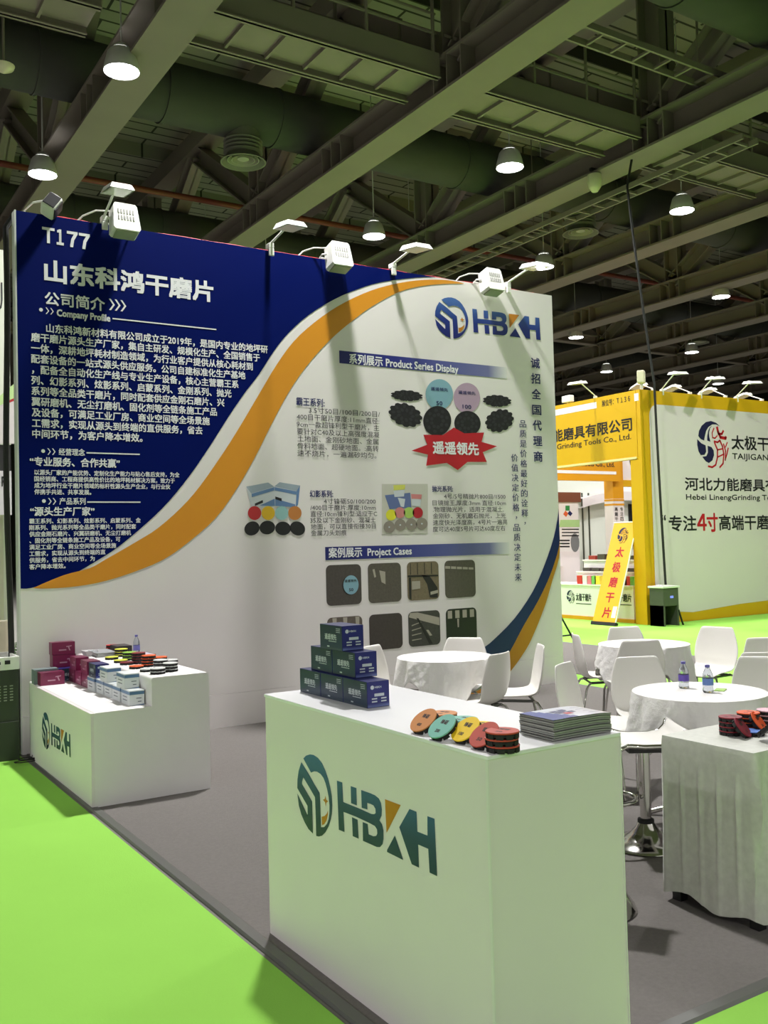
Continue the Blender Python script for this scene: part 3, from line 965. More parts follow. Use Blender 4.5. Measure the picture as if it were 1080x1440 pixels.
# eight project photographs with rounded corners
def rrect(x0, x1, z0, z1, r):
    P = []
    for cx, cz, a0 in ((x1 - r, z1 - r, 0), (x0 + r, z1 - r, 90), (x0 + r, z0 + r, 180), (x1 - r, z0 + r, 270)):
        for k in range(6):
            a = math.radians(a0 + k * 18)
            P.append((cx + r * math.cos(a), cz + r * math.sin(a)))
    return P
cols = [at_y(u, 800, 0).x for u in (458, 507.5, 517, 563.5, 572, 616.5, 625, 668)]
rows = [(at_y(458, 795, 0).z, at_y(462, 852.2, 0).z), (at_y(516, 865, 0).z, at_y(537, 913.7, 0).z)]
floor_cols = [(74, 68, 64), (88, 82, 74), (120, 108, 86), (88, 82, 74), (98, 88, 80), (66, 58, 56), (66, 64, 62), (30, 32, 30)]
for r in range(2):
    for c in range(4):
        x0, x1 = cols[c * 2], cols[c * 2 + 1]
        z1, z0 = rows[r]
        i = r * 4 + c
        b = MB()
        b.poly(rrect(x0, x1, z0, z1, 0.05), WF, 0, 0.002)
        ph = part(b, 'project_photo', M('photo_floor_%d' % i, floor_cols[i], 0.4, var=0.35, scale=45), wall)
        W_, H_ = x1 - x0, z1 - z0
        Q = lambda fx, fz: (x0 + W_ * fx, z0 + H_ * fz)
        b = MB()
        pl, pd, pb = PC('photo_light', (170, 164, 150)), PC('photo_dark', (34, 32, 32)), PC('print_blue', (128, 170, 186))
        ink = [pl, pd, pb]
        if i == 0:
            b.poly([(x0 + W_ * 0.67 + 0.088 * math.cos(a * PI / 12), z0 + H_ * 0.48 + 0.095 * math.sin(a * PI / 12)) for a in range(24)], WF, 1, 0.0026)
            b.poly([(x0 + W_ * 0.70 + 0.086 * math.cos(a * PI / 12), z0 + H_ * 0.49 + 0.093 * math.sin(a * PI / 12)) for a in range(24)], WF, 2, 0.003)
            b.text('遥遥领先', WF, *[x0 + W_ * q for q in (0.52, 0.86)], z0 + H_ * 0.59, 0.028, 1, 0.02, 0.0034)
            b.text('50', WF, *[x0 + W_ * q for q in (0.64, 0.76)], z0 + H_ * 0.37, 0.04, 1, 0.02, 0.0034)
        elif i == 1:
            b.poly([Q(0.14, 0.85), Q(0.2, 0.86), Q(0.24, 0.66), Q(0.19, 0.64)], WF, 0, 0.003)
            b.poly([Q(0.34, 0.82), Q(0.52, 0.78), Q(0.52, 0.46), Q(0.4, 0.52)], WF, 0, 0.003)
        elif i == 2:
            b.poly([Q(0.02, 0.66), Q(0.98, 0.64), Q(0.98, 0.60), Q(0.02, 0.61)], WF, 1, 0.003)
            b.poly([Q(0.45, 0.66), Q(0.72, 0.6), Q(0.95, 0.3), Q(0.95, 0.04), Q(0.7, 0.05), Q(0.62, 0.4)], WF, 1, 0.003)
            b.poly([Q(0.05, 0.6), Q(0.12, 0.6), Q(0.12, 0.02), Q(0.05, 0.05)], WF, 1, 0.003)
            for k in range(4):
                b.poly([Q(0.1 + k * 0.22, 0.97), Q(0.12 + k * 0.22, 0.97), Q(0.12 + k * 0.22, 0.67), Q(0.1 + k * 0.22, 0.67)], WF, 1, 0.003)
            b.poly([Q(0.72, 0.2), Q(0.96, 0.24), Q(0.96, 0.16), Q(0.72, 0.12)], WF, 0, 0.0034)
            b.poly([Q(0.14, 0.5), Q(0.4, 0.5), Q(0.4, 0.3), Q(0.14, 0.28)], WF, 0, 0.0034)
        elif i == 3:
            for k in range(5):
                f = 0.02 + k * 0.19
                b.poly([Q(f, 0.86 - k * 0.015), Q(f + 0.16, 0.85 - k * 0.015), Q(f + 0.16, 0.78 - k * 0.012), Q(f, 0.79 - k * 0.012)], WF, 0, 0.003)
        elif i == 4:
            for f in (0.15, 0.45, 0.8):
                b.poly([Q(f, 0.98), Q(f + 0.12, 0.98), Q(f + 0.1, 0.55), Q(f + 0.02, 0.6)], WF, 0, 0.003)
        elif i == 6:
            b.poly([Q(0.02, 0.85), Q(0.98, 0.55), Q(0.98, 0.78), Q(0.3, 0.97), Q(0.06, 0.97)], WF, 0, 0.003)
            for k in range(4):
                b.poly([Q(0.1, 0.62 - k * 0.14), Q(0.4, 0.70 - k * 0.16), Q(0.4, 0.68 - k * 0.16), Q(0.1, 0.59 - k * 0.14)], WF, 0, 0.0033)
            b.poly([Q(0.25, 0.82), Q(0.32, 0.8), Q(0.75, 0.04), Q(0.64, 0.03)], WF, 1, 0.0036)
            b.poly([Q(0.55, 0.45), Q(0.62, 0.45), Q(0.74, 0.28), Q(0.66, 0.27)], WF, 0, 0.004)
        elif i == 7:
            for k in range(4):
                f = 0.06 + k * 0.24
                b.poly([Q(f, 0.95), Q(f + 0.14, 0.95), Q(f + 0.14, 0.72), Q(f, 0.72)], WF, 0, 0.003)
            b.poly([Q(0.36, 0.7), Q(0.42, 0.7), Q(0.41, 0.45), Q(0.37, 0.45)], WF, 0, 0.003)
        if b.v:
            part(b, 'picture_detail', ink, ph)

# ---------------------------------------------------------------- lamps on top of the wall
def arm_light(label, base, head, lit=False, group=None, flip=1.0, hw=0.10, hl=0.24):
    """clip on arm lamp: base on the wall top, head out at the end of the arm"""
    bx, by, bz = base
    t = thing('arm_light', label, 'lamp', base, 0, group, world=True)
    B, H = Vector(base), Vector(head)
    dr = Vector((H.x - B.x, H.y - B.y, 0)).normalized()
    sd = Vector((-dr.y, dr.x, 0))
    b = MB()
    T = Matrix.Translation(B) @ Matrix(((sd.x, dr.x, 0, 0), (sd.y, dr.y, 0, 0), (0, 0, 1, 0), (0, 0, 0, 1)))
    b.box(-0.025, 0.025, -0.02, 0.055, 0.0, 0.05, bev=0.006, T=T)
    b.box(-0.025, 0.025, 0.03, 0.055, -0.07, 0.0, bev=0.006, T=T)
    part(b, 'clamp', white_metal, t)
    b = MB()
    b.tube([B + Vector((0, 0, 0.04)), B.lerp(H, 0.15) + Vector((0, 0, 0.035)), H], 0.011, 8)
    part(b, 'arm', white_metal, t)
    b = MB()
    Th = Matrix.Translation(H) @ Matrix(((sd.x, dr.x, 0, 0), (sd.y, dr.y, 0, 0), (0, 0, 1, 0), (0, 0, 0, 1))) @ Matrix.Rotation(-0.12, 4, 'X')
    o, i_ = hw, hw * 0.78
    vs = [(-i_, -0.03, 0.035), (i_, -0.03, 0.035), (i_, hl - 0.03, 0.03), (-i_, hl - 0.03, 0.03), (-o, -0.05, -0.015), (o, -0.05, -0.015), (o, hl, -0.015), (-o, hl, -0.015)]
    b.add([Th @ Vector(q) for q in vs], [(0, 1, 2, 3), (1, 0, 4, 5), (2, 1, 5, 6), (3, 2, 6, 7), (0, 3, 7, 4)])
    b.lathe([(0.03, 0.03), (0.028, 0.05), (0.0, 0.055)], 12, T=Th, cap=False)
    hd = part(b, 'head', white_metal, t)
    b = MB()
    k = 0.012
    b.add([Th @ Vector(q) for q in ((-o + k, -0.04, -0.0165), (o - k, -0.04, -0.0165), (o - k, hl - k, -0.0165), (-o + k, hl - k, -0.0165))], [(3, 2, 1, 0)])
    part(b, 'lamp_glass', M('lamp_glass', (196, 196, 186), 0.2, var=0.05), hd)
    if lit:
        b = MB()
        b.lathe([(0.0, -0.05), (0.03, -0.042), (0.042, -0.02), (0.042, -0.016)], 16, (0, hl * 0.72, 0), T=Th, cap=False)
        part(b, 'bulb', M('lamp_bulb', (255, 250, 240), 0.2, emit=((255, 250, 240), 20.0)), hd)
    return t
AL = [((0.699, -0.03, WH), (0.699, -0.34, 4.535), 'leftmost arm light on the printed wall, its flat head raised above the number', False),
      ((2.243, -0.03, WH), (2.243, -0.37, 4.475), 'second arm light from the left on the printed wall', False),
      ((3.603, -0.03, WH), (3.603, -0.38, 4.475), 'third arm light from the left, above the orange swoosh on the printed wall', False),
      ((5.097, -0.03, WH), (5.097, -0.42, 4.49), 'rightmost arm light on the printed wall, the only one glowing', True)]
for bs, hd, lab, lit in AL:
    arm_light(lab, bs, hd, lit, 'arm lights on the printed wall')
def flood(label, x, z, tilt, yaw=0.0, cable=True):
    t = thing('flood_light', label, 'lamp', (x, -0.02, WH), yaw, 'flood lights on the printed wall')
    T = Matrix.Translation((0, -0.12, z - WH)) @ Matrix.Rotation(tilt, 4, 'X')
    b = MB()
    pr_ = [(-0.085, 0.13), (0.085, 0.13), (0.10, 0.11), (0.115, -0.10), (0.10, -0.12), (-0.10, -0.12), (-0.115, -0.10), (-0.10, 0.11)]
    b.prism(pr_, FR((0, 0, 0), (1, 0, 0), (0, 0, 1)), -0.07, 0.075)
    b.v = [tuple(T @ Vector(q)) for q in b.v]
    hs = part(b, 'housing', white_metal, t)
    for r_ in range(2):
        for k in range(6):
            b = MB()
            b.box(-0.07 + k * 0.025, -0.058 + k * 0.025, -0.079, -0.074, 0.03 - r_ * 0.06, 0.07 - r_ * 0.06, T=T)
            part(b, 'vent_slot', M('slot_grey', (150, 150, 146), 0.6), hs)
    b = MB()
    b.box(-0.09, 0.09, -0.06, 0.06, -0.135, -0.118, bev=0.006, T=T)
    part(b, 'front_glass', M('flood_glass', (150, 156, 130), 0.15, var=0.05), t)
    b = MB()
    b.tube([(-0.12, -0.10, z - WH + 0.02), (-0.12, -0.02, 0.03), (-0.12, 0.03, 0.012), (0.12, 0.03, 0.012), (0.12, -0.02, 0.03), (0.12, -0.10, z - WH + 0.02)], 0.009, 6)
    part(b, 'bracket', white_metal, t)
    b = MB()
    b.tube([(-0.08, -0.05, z - WH + 0.10), (-0.2, 0.0, z - WH + 0.10), (-0.30, 0.04, 0.05), (-0.34, 0.05, 0.006)], 0.007, 6)
    part(b, 'cord', white_metal, t)
    return t
flood('white vented flood light above the number, beside the leftmost arm light', 0.84, WH + 0.0, -0.25)
flood('white vented flood light hanging where the blue field meets the swoosh', 2.92, WH - 0.01, -0.25)
flood('white vented flood light above the logo at the right end of the printed wall', 4.80, WH - 0.01, -0.25)
t = thing('spot_light', 'small spot light with black face at the left corner of the printed wall', 'lamp', (0.27, 0.04, WH), -0.35)
T = Matrix.Translation((0.03, -0.10, 0.06)) @ Matrix.Rotation(0.55, 4, 'Y') @ Matrix.Rotation(-0.35, 4, 'X')
b = MB()
b.box(-0.06, 0.06, -0.08, 0.08, -0.075, 0.075, bev=0.025, T=T)
part(b, 'housing', white_metal, t)
b = MB()
b.box(0.055, 0.068, -0.06, 0.06, -0.06, 0.06, bev=0.005, T=T)
b.box(-0.05, 0.05, -0.088, -0.078, -0.06, 0.06, bev=0.004, T=T)
part(b, 'face', black_plastic, t)
b = MB()
b.tube([(-0.02, -0.05, 0.12), (-0.12, -0.02, 0.11), (-0.2, 0.02, 0.05), (-0.15, 0.04, 0.008), (-0.06, 0.02, 0.01)], 0.008, 6)
part(b, 'cord', white_metal, t)
b = MB()
b.tube([(0.03, -0.10, 0.0), (0.03, -0.02, 0.01), (0.03, 0.0, 0.006)], 0.012, 6)
part(b, 'bracket', white_metal, t)

b = MB()
b.tube([(0.1 + k * 0.14, 0.05 + 0.012 * math.sin(k * 1.7), WH + 0.007 + 0.012 * abs(math.sin(k * 0.9))) for k in range(40)], 0.006, 6)
tag(sm(b.build('lamp_wire', M('wire_red', (170, 50, 56), 0.5, var=0.1), loc=(2.8, 0.05, WH))), 'thin red lamp wire lying along the top edge of the printed wall', 'wire')

# ---------------------------------------------------------------- counters
FX0, FX1, FY0, FY1, FH = 0.0901, 0.6255, -5.8086, -4.3245, 0.9885
t = thing('reception_counter', 'large white box counter in the foreground with a blue logo on its long side', 'counter', ((FX0 + FX1) / 2, (FY0 + FY1) / 2, 0.006), 0, None, world=True)
b = MB()
b.box(FX0 + 0.004, FX1 - 0.004, FY0 + 0.004, FY1 - 0.004, 0.006, FH - 0.012)
part(b, 'body', white_laminate, t)
b = MB()
b.box(FX0, FX1, FY0, FY1, FH - 0.012, FH, bev=0.002)
part(b, 'top_sheet', M('counter_top', (236, 236, 238), 0.4, var=0.015, scale=5), t)
for x_, w_ in ((FX1 - 0.004, 0.018), (FX0, 0.01)):
    b = MB()
    b.box(x_, x_ + 0.004, FY0, FY0 + w_, 0.006, FH - 0.012)
    part(b, 'corner_edging', white_metal, t)
LF = FR((FX0 + 0.004, 0, 0), (0, -1, 0), (0, 0, 1))
logo_teal = MG('logo_teal', [(0, (16, 36, 62)), (0.5, (18, 48, 92)), (1, (50, 96, 146))], 2, 0.4)
logo(t, LF, 4.606, 0.507, 0.934, 0.302, logo_teal, 0.001)

SX0, SX1, SM, SY0, SY1 = 0.016, 0.80, 0.408, -1.945, -0.10
t = thing('stepped_counter', 'low white paper covered counter with a raised rear step and logo, against the printed wall', 'counter', (0.4, -1.0, 0.006), 0, None, world=True)
def arc(cx, cz, r, a0, a1, n=4):
    return [(cx + r * math.cos(math.radians(a0 + (a1 - a0) * k / n)), cz + r * math.sin(math.radians(a0 + (a1 - a0) * k / n))) for k in range(n + 1)]
b = MB()
r_ = 0.014
prof = [(SX0 + 0.02, 0.006), (SX1, 0.006)] + arc(SX1 - r_, 0.775 - r_, r_, 0, 90) + arc(SM + r_, 0.775 - r_, r_, 90, 180) + [(SM, 0.592), (SM - 0.004, 0.59)] + arc(SX0 + 0.02 + r_, 0.59 - r_, r_, 90, 180)
b.prism(prof, FR((0, SY1, 0), (1, 0, 0), (0, 0, 1)), 0.0, SY1 - SY0)
part(b, 'paper_body', white_paper, t)
b = MB()
b.box(SX0, SX0 + 0.022, SY0 + 0.002, -0.36, 0.006, 0.588)
part(b, 'front_board', white_laminate, t)
LF2 = FR((SX0, 0, 0), (0, -1, 0), (0, 0, 1))
a0, a1 = at_x(59.3, 1030, SX0), at_x(99.6, 1058, SX0)
zt_, zb_ = at_x(64, 1001.5, SX0).z, at_x(66, 1054, SX0).z
logo(t, LF2, -a0.y, zb_, a0.y - a1.y, zt_ - zb_, MG('logo_green_blue', [(0, (14, 36, 48)), (1, (40, 88, 112))], 2, 0.4), 0.001)
o = MB()
o.box(0.806, 0.822, -1.86, -1.80, 0.18, 0.60, T=None)
o.box(0.806, 0.82, -1.80, -1.2, 0.006, 0.60)
tag(o.build('cardboard_sheet', M('cardboard', (138, 104, 70), 0.8, var=0.1), loc=(0.814, -1.5, 0.006)), 'brown cardboard sheet leaning on the back of the stepped counter', 'cardboard')

# ---------------------------------------------------------------- cartons
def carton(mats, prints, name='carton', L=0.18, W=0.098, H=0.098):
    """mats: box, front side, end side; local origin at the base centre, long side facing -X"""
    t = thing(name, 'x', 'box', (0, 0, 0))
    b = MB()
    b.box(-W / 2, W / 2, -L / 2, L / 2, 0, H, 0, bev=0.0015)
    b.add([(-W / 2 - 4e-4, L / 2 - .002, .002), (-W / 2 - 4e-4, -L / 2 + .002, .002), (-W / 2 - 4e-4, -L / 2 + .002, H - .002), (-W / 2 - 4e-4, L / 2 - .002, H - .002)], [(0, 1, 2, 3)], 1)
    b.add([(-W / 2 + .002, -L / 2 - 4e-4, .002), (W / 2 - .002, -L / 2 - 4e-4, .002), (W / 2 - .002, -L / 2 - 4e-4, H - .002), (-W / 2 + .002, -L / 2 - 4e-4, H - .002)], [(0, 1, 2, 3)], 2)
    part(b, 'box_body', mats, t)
    F = FR((-W / 2 - 6e-4, 0, 0), (0, -1, 0), (0, 0, 1))
    E_ = FR((0, -L / 2 - 6e-4, 0), (1, 0, 0), (0, 0, 1))
    prints(t, F, E_, L, W, H)
    return t
def navy_prints(t, F, E_, L, W, H):
    b = MB()
    b.text('遥遥领先', F, -L * 0.27, L * 0.25, H * 0.52, H * 0.25, 0, 0.02, 0, 0.385)
    b.poly([(-L * 0.1, H * 0.33), (L * 0.25, H * 0.33), (L * 0.25, H * 0.355), (-L * 0.1, H * 0.355)], F)
    b.poly([(-L * 0.17, H * 0.10), (-L * 0.07, H * 0.10), (-L * 0.07, H * 0.15), (-L * 0.17, H * 0.15)], F)
    for k in range(3):
        b.poly([(L * 0.24, H * (0.86 - k * 0.07)), (L * 0.42, H * (0.86 - k * 0.07)), (L * 0.42, H * (0.88 - k * 0.07)), (L * 0.24, H * (0.88 - k * 0.07))], F)
    b.poly([(-W * 0.18, H * 0.42), (W * 0.26, H * 0.42), (W * 0.26, H * 0.53), (-W * 0.18, H * 0.53)], E_)
    for px in (-0.3, 0.12):
        for pz in (0.20, 0.31):
            b.poly([(W * px, H * pz), (W * (px + 0.24), H * pz), (W * (px + 0.24), H * (pz + 0.05)), (W * px, H * (pz + 0.05))], E_)
    c_ = [(-W * 0.27 + W * 0.08 * math.cos(a * PI / 8), H * 0.77 + W * 0.08 * math.sin(a * PI / 8)) for a in range(16)]
    b.poly(c_, E_)
    b.text('HBKH', E_, -W * 0.16, W * 0.14, H * 0.77, H * 0.11, 0, 0.02, 0, 0.34)
    part(b, 'print', M('carton_silver', (196, 204, 208), 0.4), t)
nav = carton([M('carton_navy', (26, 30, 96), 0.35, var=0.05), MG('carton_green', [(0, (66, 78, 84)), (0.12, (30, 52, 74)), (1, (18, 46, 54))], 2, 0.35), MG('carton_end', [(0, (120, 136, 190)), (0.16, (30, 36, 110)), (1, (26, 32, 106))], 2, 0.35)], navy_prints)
used = [False]
y1 = -4.912 + 0.09
P = 0.182
H_ = 0.0985
bx = 0.238 + 0.049
place(nav, used, (bx, y1 + 2 * P, FH), 0, 'navy and green carton at the far left of the pyramid bottom row', 'cartons in the pyramid on the foreground counter')
place(nav, used, (bx, y1 + P, FH), 0, 'navy and green carton in the middle of the pyramid bottom row')
place(nav, used, (bx, y1, FH), 0, 'navy and green carton at the near right of the pyramid bottom row')
q0 = at_z(500, 954, FH + H_)
q1 = at_z(481.5, 916, FH + 2 * H_)
place(nav, used, (q0.x + 0.049, q0.y + 0.09 + P, FH + H_), 0, 'navy and green carton at the left of the pyramid middle row')
place(nav, used, (q0.x + 0.049, q0.y + 0.09, FH + H_), 0, 'navy and green carton at the right of the pyramid middle row')
place(nav, used, (q1.x + 0.049, q1.y + 0.09, FH + 2 * H_), 0, 'navy and green carton on top of the pyramid')

def white_prints(t, F, E_, L, W, H):
    b = MB()
    b.poly([(-L / 2, H * 0.72), (L / 2, H * 0.72), (L / 2, H * 0.93), (-L / 2, H * 0.93)], F)
    b.poly([(-W / 2, H * 0.72), (W / 2, H * 0.72), (W / 2, H * 0.93), (-W / 2, H * 0.93)], E_)
    b.poly([(-W * 0.45, -0.0), (W * 0.48, 0.0), (W * 0.48, H * 0.08)], E_)
    part(b, 'blue_band', M('carton_blue', (84, 118, 158), 0.4), t)
    b = MB()
    for k in range(2):
        b.poly([(-W * 0.05 + k * .01, H * (0.45 - k * 0.22)), (W * 0.3, H * (0.45 - k * 0.22)), (W * 0.3, H * (0.50 - k * 0.22)), (-W * 0.05 + k * .01, H * (0.50 - k * 0.22))], E_)
        b.poly([(-L * 0.3, H * (0.5 - k * 0.22)), (L * 0.2, H * (0.5 - k * 0.22)), (L * 0.2, H * (0.56 - k * 0.22)), (-L * 0.3, H * (0.56 - k * 0.22))], F)
    part(b, 'print', M('carton_slate', (72, 84, 98), 0.4), t)
whi = carton([M('carton_white', (222, 226, 228), 0.4, var=0.03)] * 3, white_prints)
def maroon_prints(t, F, E_, L, W, H):
    b = MB()
    b.poly([(L * 0.12, H * 0.66), (L * 0.36, H * 0.70), (L * 0.34, H * 0.62), (L * 0.24, H * 0.60), (L * 0.30, H * 0.30), (L * 0.25, H * 0.30), (L * 0.19, H * 0.60), (L * 0.12, H * 0.58)], F)
    b.poly([(-L * 0.2, H * 0.32), (L * 0.12, H * 0.32), (L * 0.12, H * 0.42), (-L * 0.2, H * 0.42)], F)
    b.poly([(-W * 0.2, H * 0.4), (W * 0.2, H * 0.4), (W * 0.2, H * 0.5), (-W * 0.2, H * 0.5)], E_)
    part(b, 'print', M('carton_pale_pink', (196, 150, 170), 0.4), t)
mar_mats = [M('carton_maroon', (108, 22, 62), 0.35, var=0.06), M('carton_maroon_face', (124, 32, 74), 0.35, var=0.06), M('carton_maroon_face', (124, 32, 74), 0.35)]
mar = carton(mar_mats, maroon_prints)
uw, um, un = [False], [False], [True]
LBX = 0.347
LZ0, LZ1 = 0.59, 0.59 + H_
GL = 'cartons along the step of the stepped counter'
for i, yf in enumerate((-1.83, -1.625, -1.43, -1.235)):
    place(whi, uw, (LBX, yf + 0.09, LZ0), 0, ['nearest white carton at the bottom of the row along the step', 'second white carton from the front at the bottom of the row', 'third white carton from the front at the bottom of the row', 'fourth white carton from the front at the bottom of the row'][i], GL)
place(whi, uw, (LBX - 0.01, -1.04 + 0.09, LZ0), 0, 'pale white carton under the small navy one in the row', GL)
place(whi, uw, (LBX, -1.73 + 0.09, LZ1), 0, 'white carton stacked on the two nearest cartons of the row', GL)
place(whi, uw, (LBX, -1.33 + 0.09, LZ1), 0, 'white carton stacked on the third and fourth cartons of the row', GL)
place(nav, un, (LBX - 0.005, -1.06 + 0.09, LZ1), 0, 'navy carton stacked between the white and the maroon ones on the step row', GL)
for i, yf in enumerate((-0.845, -0.65, -0.455)):
    place(mar, um, (LBX, yf + 0.09, LZ0), 0, ['nearest maroon carton at the bottom of the step row', 'middle maroon carton at the bottom of the step row', 'farthest maroon carton at the bottom of the step row'][i], GL)
place(mar, um, (LBX, -0.82 + 0.09, LZ1), 0, 'maroon carton stacked beside the navy one on the step row', GL)
place(mar, um, (LBX, -0.50 + 0.09, LZ1), 0, 'maroon carton stacked at the far end of the step row', GL)
GB = 'loose cartons at the back of the stepped counter'
place(mar, um, (0.135, -0.40, LZ0), PI / 2, 'single maroon carton lying alone at the front left corner of the stepped counter', GB)
slv = copy_tree(mar)
slv.name = 'carton'
for ch in slv.children:
    if ch.name.startswith('box_body'):
        me = ch.data.copy()
        ch.data = me
        for k in range(3):
            me.materials[k] = M('carton_grey_green', (116, 130, 132), 0.4, var=0.05)
for ch in list(slv.children):
    if ch.name.startswith('print'):
        bpy.data.objects.remove(ch)
slv.location, slv.rotation_euler = (0.115, -0.29, LZ0), (0, 0, PI / 2)
slv.scale = (1, 1, 1.15)
tag(slv, 'grey green carton standing behind the single maroon carton', 'box', GB)
place(nav, un, (0.31, -0.24, LZ0), PI / 2, 'navy carton lying under the edge of the two piled maroon cartons', GB)
place(mar, um, (0.30, -0.15 + 0.02, LZ0), PI / 2, 'lower carton of the maroon pair piled against the wall', GB)
place(mar, um, (0.29, -0.13, LZ1), PI / 2, 'middle carton of the maroon pile against the printed wall', GB)
place(mar, um, (0.285, -0.13, LZ1 + H_), PI / 2, 'topmost carton of the maroon pile against the printed wall', GB)

# ---------------------------------------------------------------- grinding pads
PR, PT = 0.05, 0.02
pad_black = M('pad_black', (30, 29, 29), 0.75, var=0.3, scale=60)
PADM = {}
def pad_proto(key, rgb, mark='锋砺', num='50', r=PR, tmark=True):
    if key in PADM:
        return PADM[key]
    t = thing('grinding_pad', 'x', 'grinding pad', (0, 0, 0))
    b = MB()
    b.lathe([(r - 0.001, PT - 0.005), (r, PT - 0.004), (r, PT - 0.001), (r - 0.001, PT)], 30)
    part(b, 'coloured_backing', M('pad_' + key, rgb, 0.6, var=0.04, scale=30), t, 40)
    b = MB()
    b.lathe([(r - 0.004, 0.006), (r - 0.004, PT - 0.005)], 24)
    n = 10
    for k in range(n):
        a0, a1 = 2 * PI * k / n + 0.09, 2 * PI * (k + 1) / n - 0.09
        for r0, r1 in ((r * 0.66, r - 0.001), (r * 0.25, r * 0.58)):
            q = [(r1 * math.cos(a0), r1 * math.sin(a0)), (r1 * math.cos((a0 + a1) / 2), r1 * math.sin((a0 + a1) / 2)), (r1 * math.cos(a1), r1 * math.sin(a1)), (r0 * math.cos(a1), r0 * math.sin(a1)), (r0 * math.cos(a0), r0 * math.sin(a0))]
            b.prism(q, FR((0, 0, 0), (1, 0, 0), (0, 1, 0)), 0.0, 0.013)
    part(b, 'abrasive_segments', pad_black, t)
    if tmark:
        b = MB()
        F = FR((0, 0, PT + 0.0003), (0, -1, 0), (1, 0, 0))
        b.text(mark, F, -r * 0.32, r * 0.32, r * 0.32, r * 0.36, 0, 0.03, 0, 0.385)
        b.text(num, F, -r * 0.2, r * 0.2, -r * 0.42, r * 0.34, 0, 0.03, 0, 0.34)
        part(b, 'print', M('pad_ink', (46, 30, 24), 0.6), t)
    PADM[key] = (t, [False])
    return PADM[key]
ORD = ['bottom', 'second', 'third', 'fourth', 'fifth', 'sixth']
def pos_word(i, n):
    if n == 1:
        return 'single'
    if i == n - 1:
        return 'topmost'
    if i == 0:
        return 'bottom'
    return 'middle' if n == 3 else ['', 'second lowest', 'third lowest', 'fourth lowest'][i]
def stack(key, x, y, z0, n, where, group, rz0=0.0):
    p, u = PADM[key]
    for i in range(n):
        w_ = pos_word(i, n)
        lab = f'{w_} {where[0]} pad {where[1]}' if n == 1 else f'{w_} pad of the {where[0]} stack {where[1]}'
        place(p, u, (x + rng.uniform(-0.002, 0.002), y + rng.uniform(-0.002, 0.002), z0 + i * PT), rz0 + rng.uniform(-0.5, 0.5), lab, group)
def lean(key, c, n_, spin, lab, group):
    p, u = PADM[key]
    z = Vector(n_).normalized()
    x = Vector((0, 0, 1)) - z * z.z
    x.normalize()
    y = z.cross(x)
    R_ = Matrix(((x.x, y.x, z.x), (x.y, y.y, z.y), (x.z, y.z, z.z))) @ Matrix.Rotation(spin, 3, 'Z')
    place(p, u, Vector(c) - z * PT, 0, lab, group, rot=R_.to_euler())
pad_proto('brown', (206, 134, 72), num='400')
pad_proto('teal', (122, 188, 172), num='200')
pad_proto('yellow', (244, 204, 24), num='100')
pad_proto('red', (190, 72, 56), num='50')
GF = 'grinding pads on the foreground counter'
lo_h = 0.043
for key, (sx, sy), (lx, ly), n, nm in (('brown', (616, 1003), (595, 1012), 2, 'brown'), ('teal', (643, 1011), (621, 1020.5), 2, 'pale teal'), ('yellow', (669, 1019), (654, 1024.5), 2, 'yellow'), ('red', (704, 1027), (680, 1032), 3, 'brick red')):
    s_ = at_z(sx, sy, FH + n * PT)
    stack(key, s_.x + (0.02 if n < 3 else 0.006), s_.y, FH, n, (nm, 'lying flat on the foreground counter'), GF, 0.6)
    l_ = at_z(lx, ly, FH + lo_h)
    lean(key, (l_.x, l_.y, FH + lo_h), (-0.62, -0.02, 0.78), 0.0, nm + ' pad leaning tilted against its stack on the foreground counter', GF)

# stacks on the stepped counter
for key, rgb in (('dark_red', (120, 26, 32)), ('lime', (206, 208, 66)), ('green', (140, 186, 66)), ('orange', (222, 92, 34)), ('white', (206, 208, 206)), ('scarlet', (196, 44, 44))):
    pad_proto(key, rgb, tmark=False)
GS = 'grinding pads on the stepped counter'
UZ = 0.775
for key, (u, v), n, nm, wh in (
        ('dark_red', (141, 922), 1, 'dark red', 'flat at the far left of the raised step'), ('scarlet', (158, 917), 3, 'scarlet topped', 'behind the lime one near the black box'),
        ('lime', (157, 927), 1, 'lime', 'flat on the left edge of the raised step'), ('lime', (170.5, 923), 3, 'lime topped', 'next to the scarlet stack'),
        ('green', (182, 928), 3, 'green topped', 'in the middle of the raised step'), ('lime', (169.5, 931.5), 1, 'lime yellow', 'flat before the green stack'),
        ('dark_red', (195, 933), 4, 'dark red', 'in the middle of the raised step'), ('dark_red', (178.6, 934.5), 1, 'dark maroon', 'flat in front of the green stack'),
        ('orange', (209, 937), 4, 'orange', 'in the middle of the raised step'), ('orange', (226, 931), 2, 'orange', 'at the back beside the tray'),
        ('orange', (192, 940), 1, 'orange', 'flat at the front left of the orange stack'), ('white', (226, 939.5), 3, 'white topped', 'behind the right front stacks'),
        ('white', (243, 935), 2, 'white topped', 'near the right end of the step'), ('white', (207, 944), 1, 'white topped', 'flat at the front edge of the step'),
        ('white', (222, 947.5), 2, 'white topped', 'at the front edge of the raised step'), ('white', (240, 944), 3, 'white topped', 'at the front right corner of the step')):
    p_ = at_z(u, v, UZ)
    stack(key, min(max(p_.x, SM + 0.052), SX1 - 0.06), p_.y, UZ, n, (nm, wh), GS)

